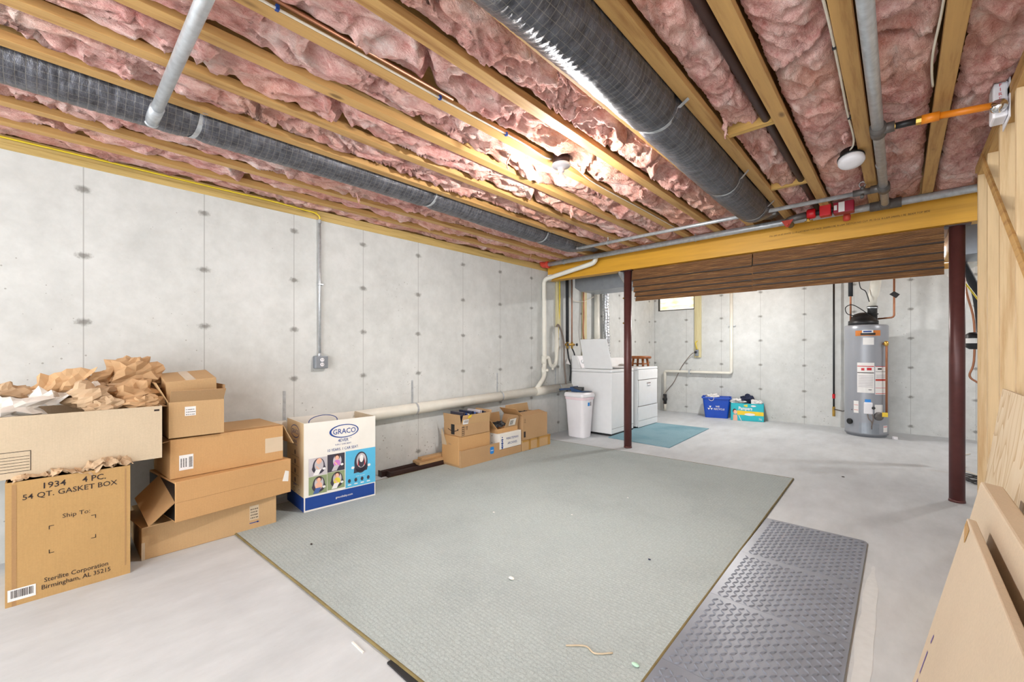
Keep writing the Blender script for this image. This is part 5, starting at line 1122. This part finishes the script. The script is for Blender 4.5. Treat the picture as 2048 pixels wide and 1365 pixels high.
flap(r8, B, (-a,-b,.288), (a,-b,.288), (0,-1,0), .14, 40, 'card_o', .02); flap(r8, B, (-a,-b,.288), (-a,b,.288), (-1,0,0), .1, 88, 'card', .03)
flap(r8, B, (a,-b,.285), (a,b,.285), (-1,0,0), .13, 12, 'card_d', .01)
t = MB(B); t.quad((a+.001,-b+.015,.03),(a+.001,-b+.05,.03),(a+.001,-b+.05,.10),(a+.001,-b+.015,.10))
for y_ in (-b+.025,-b+.04): t.quad((a+.001,y_,.215),(a+.001,y_+.004,.215),(a+.001,y_+.004,.25),(a+.001,y_,.25))
t.quad((a+.001,-b+.018,.205),(a+.001,-b+.052,.205),(a+.001,-b+.052,.209),(a+.001,-b+.018,.209)); obj('printed_marks', t, 'ink', r8)
crumple('black_bag', (-3.47,4.0,.415), .10, .17, .035, 63, 'black', 'black plastic bag filling the top of the large plain box', 'bag')

# steel bars and lumber offcuts by the wall
for (x0, y0), lab in (((-3.685,2.13),'dark steel channel lying against the left wall, the one touching the wall'), ((-3.60,2.17),'dark steel channel lying by the rug edge, the outer of the two')):
    o = thing('steel_channel', lab, 'steel bar', (x0,y0,0), 0, 'dark steel channels')
    obj('channel_body', MB().box(x0,x0+.05,y0,y0+.9,.0,.004).box(x0,x0+.004,y0,y0+.9,.004,.05).box(x0+.046,x0+.05,y0,y0+.9,.004,.05), 'steel_dark', o)
    obj('end_plate', MB().box(x0-.006,x0+.058,y0-.008,y0,.0,.058), 'steel_dark', o, bevel=.002)
    obj('channel_web', MB().box(x0+.004,x0+.046,y0,y0+.9,.040,.044), 'steel_dark', o)
for i, (x0, y0, z0, lab) in enumerate(((-3.62,2.50,.052,'short lumber offcut lying on the steel channels, in front'), (-3.70,2.52,.052,'short lumber offcut lying on the steel channels, against the wall'), (-3.67,2.56,.080,'short lumber offcut on top of the other two'))):
    tag(obj('lumber_offcut', MB().box(x0,x0+.07,y0,y0+.4,z0,z0+.027), 'lumber', bevel=.002), lab, 'board', 'lumber offcuts')

# ------------------------------------------------------------------ right foreground: plywood and flat cartons leaning on the studs
def lean(x0, z0, x1, z1, y0, y1, th):
    n = Vector((-(z1-z0),0,x1-x0)).normalized()*th     # toward the room
    return [Vector((x0,y0,z0)), Vector((x0,y1,z0)), Vector((x1,y1,z1)), Vector((x1,y0,z1))], n
p, n = lean(.222, 0, .352, 1.03, 1.4, 2.90, .012)
tag(obj('plywood_sheet', MB().slab(p, n), 'ply', bevel=.0015), 'plywood sheet leaning against the right studs behind the flat cartons', 'plywood')
fb = thing('flat_carton', 'thick flat cardboard carton leaning behind the nearest carton on the right', 'box', (.14, 1.8, 0))
p, n = lean(.120, 0, .262, .735, 1.15, 2.2, .055)
obj('carton_body', MB().slab(p, n), 'card_pale', fb, bevel=.006)
fa_ = thing('flat_carton', 'flat cardboard carton nearest the camera, leaning at the right edge', 'box', (.05, 1.5, 0))
p, n = lean(.018, 0, .168, .695, .85, 1.86, .020)
obj('carton_body', MB().slab(p, n), 'card_pale', fa_, bevel=.003)
dz = Vector((.15,0,.695)).normalized()
mb = MB()
for y_, s0, s1 in ((1.80,.10,.2),(1.795,.22,.30),(1.785,.33,.36)):
    c0 = Vector((.018,y_,0))+n+dz*s0; c1 = Vector((.018,y_-.008,0))+n+dz*s1; k = n.normalized()*.0008
    mb.quad(c0+k, c1+k, c1+k+Vector((0,-.012,0)), c0+k+Vector((0,-.012,0)))
obj('printed_marks', mb, 'purple', fa_)
tk = Vector((.168,1.86,.695))
obj('torn_tape', MB().slab([tk+n+Vector((-.001,-.012,-.005)), tk+n+Vector((-.003,-.09,-.01)), tk+n+Vector((-.012,-.085,-.05)), tk+n+Vector((-.006,-.02,-.02))], n*.05), 'browntape', fa_)
crumple('plastic_wrap', (.285,1.75,.70), .02, .10, .06, 71, 'tissue', 'white plastic wrap tucked between the plywood and the flat cartons', 'wrap')

# ------------------------------------------------------------------ small litter
for i, (x_, y_, r_, m_, lab) in enumerate(((-1.49,1.62,.014,'tissue','white crumb on the near part of the rug'), (-.735,1.49,.012,'mint','mint green paper scrap near the rug corner by the foam tiles'),
    (-2.66,1.08,.008,'ink','dark crumb on the concrete left of the rug'), (-1.62,3.15,.006,'tissue','white crumb in the middle of the rug'), (-2.2,2.2,.007,'tissue','white crumb on the rug in front of the white car seat box'),
    (-1.05,2.3,.007,'cloth_n','dark fleck on the right half of the rug'), (-1.75,2.55,.006,'tissue','pale crumb left of the middle of the rug'), (-.4,5.1,.01,'ink','dark fleck on the bare concrete beyond the foam tiles'))):
    tag(obj('litter_scrap', MB().ball((x_,y_,(.014 if -3.5 < x_ < -.7 and y_ < 4.6 and y_ > .95 else 0)+r_*.35), r_, 8, (1.3,.8,.4)), m_), lab, 'scrap', 'scraps of litter on the floor')
tag(obj('plastic_stick', MB().box(-1.66,-1.57,.835,.842,.0,.005), 'tissue'), 'small white stick on the concrete at the near rug edge', 'scrap')
cable('string_bit', 'beige bit of string on the near right of the rug', [(-.99,1.40,.016),(-.93,1.45,.016),(-.88,1.44,.016),(-.83,1.49,.016)], .003, 'card_l', 'string')
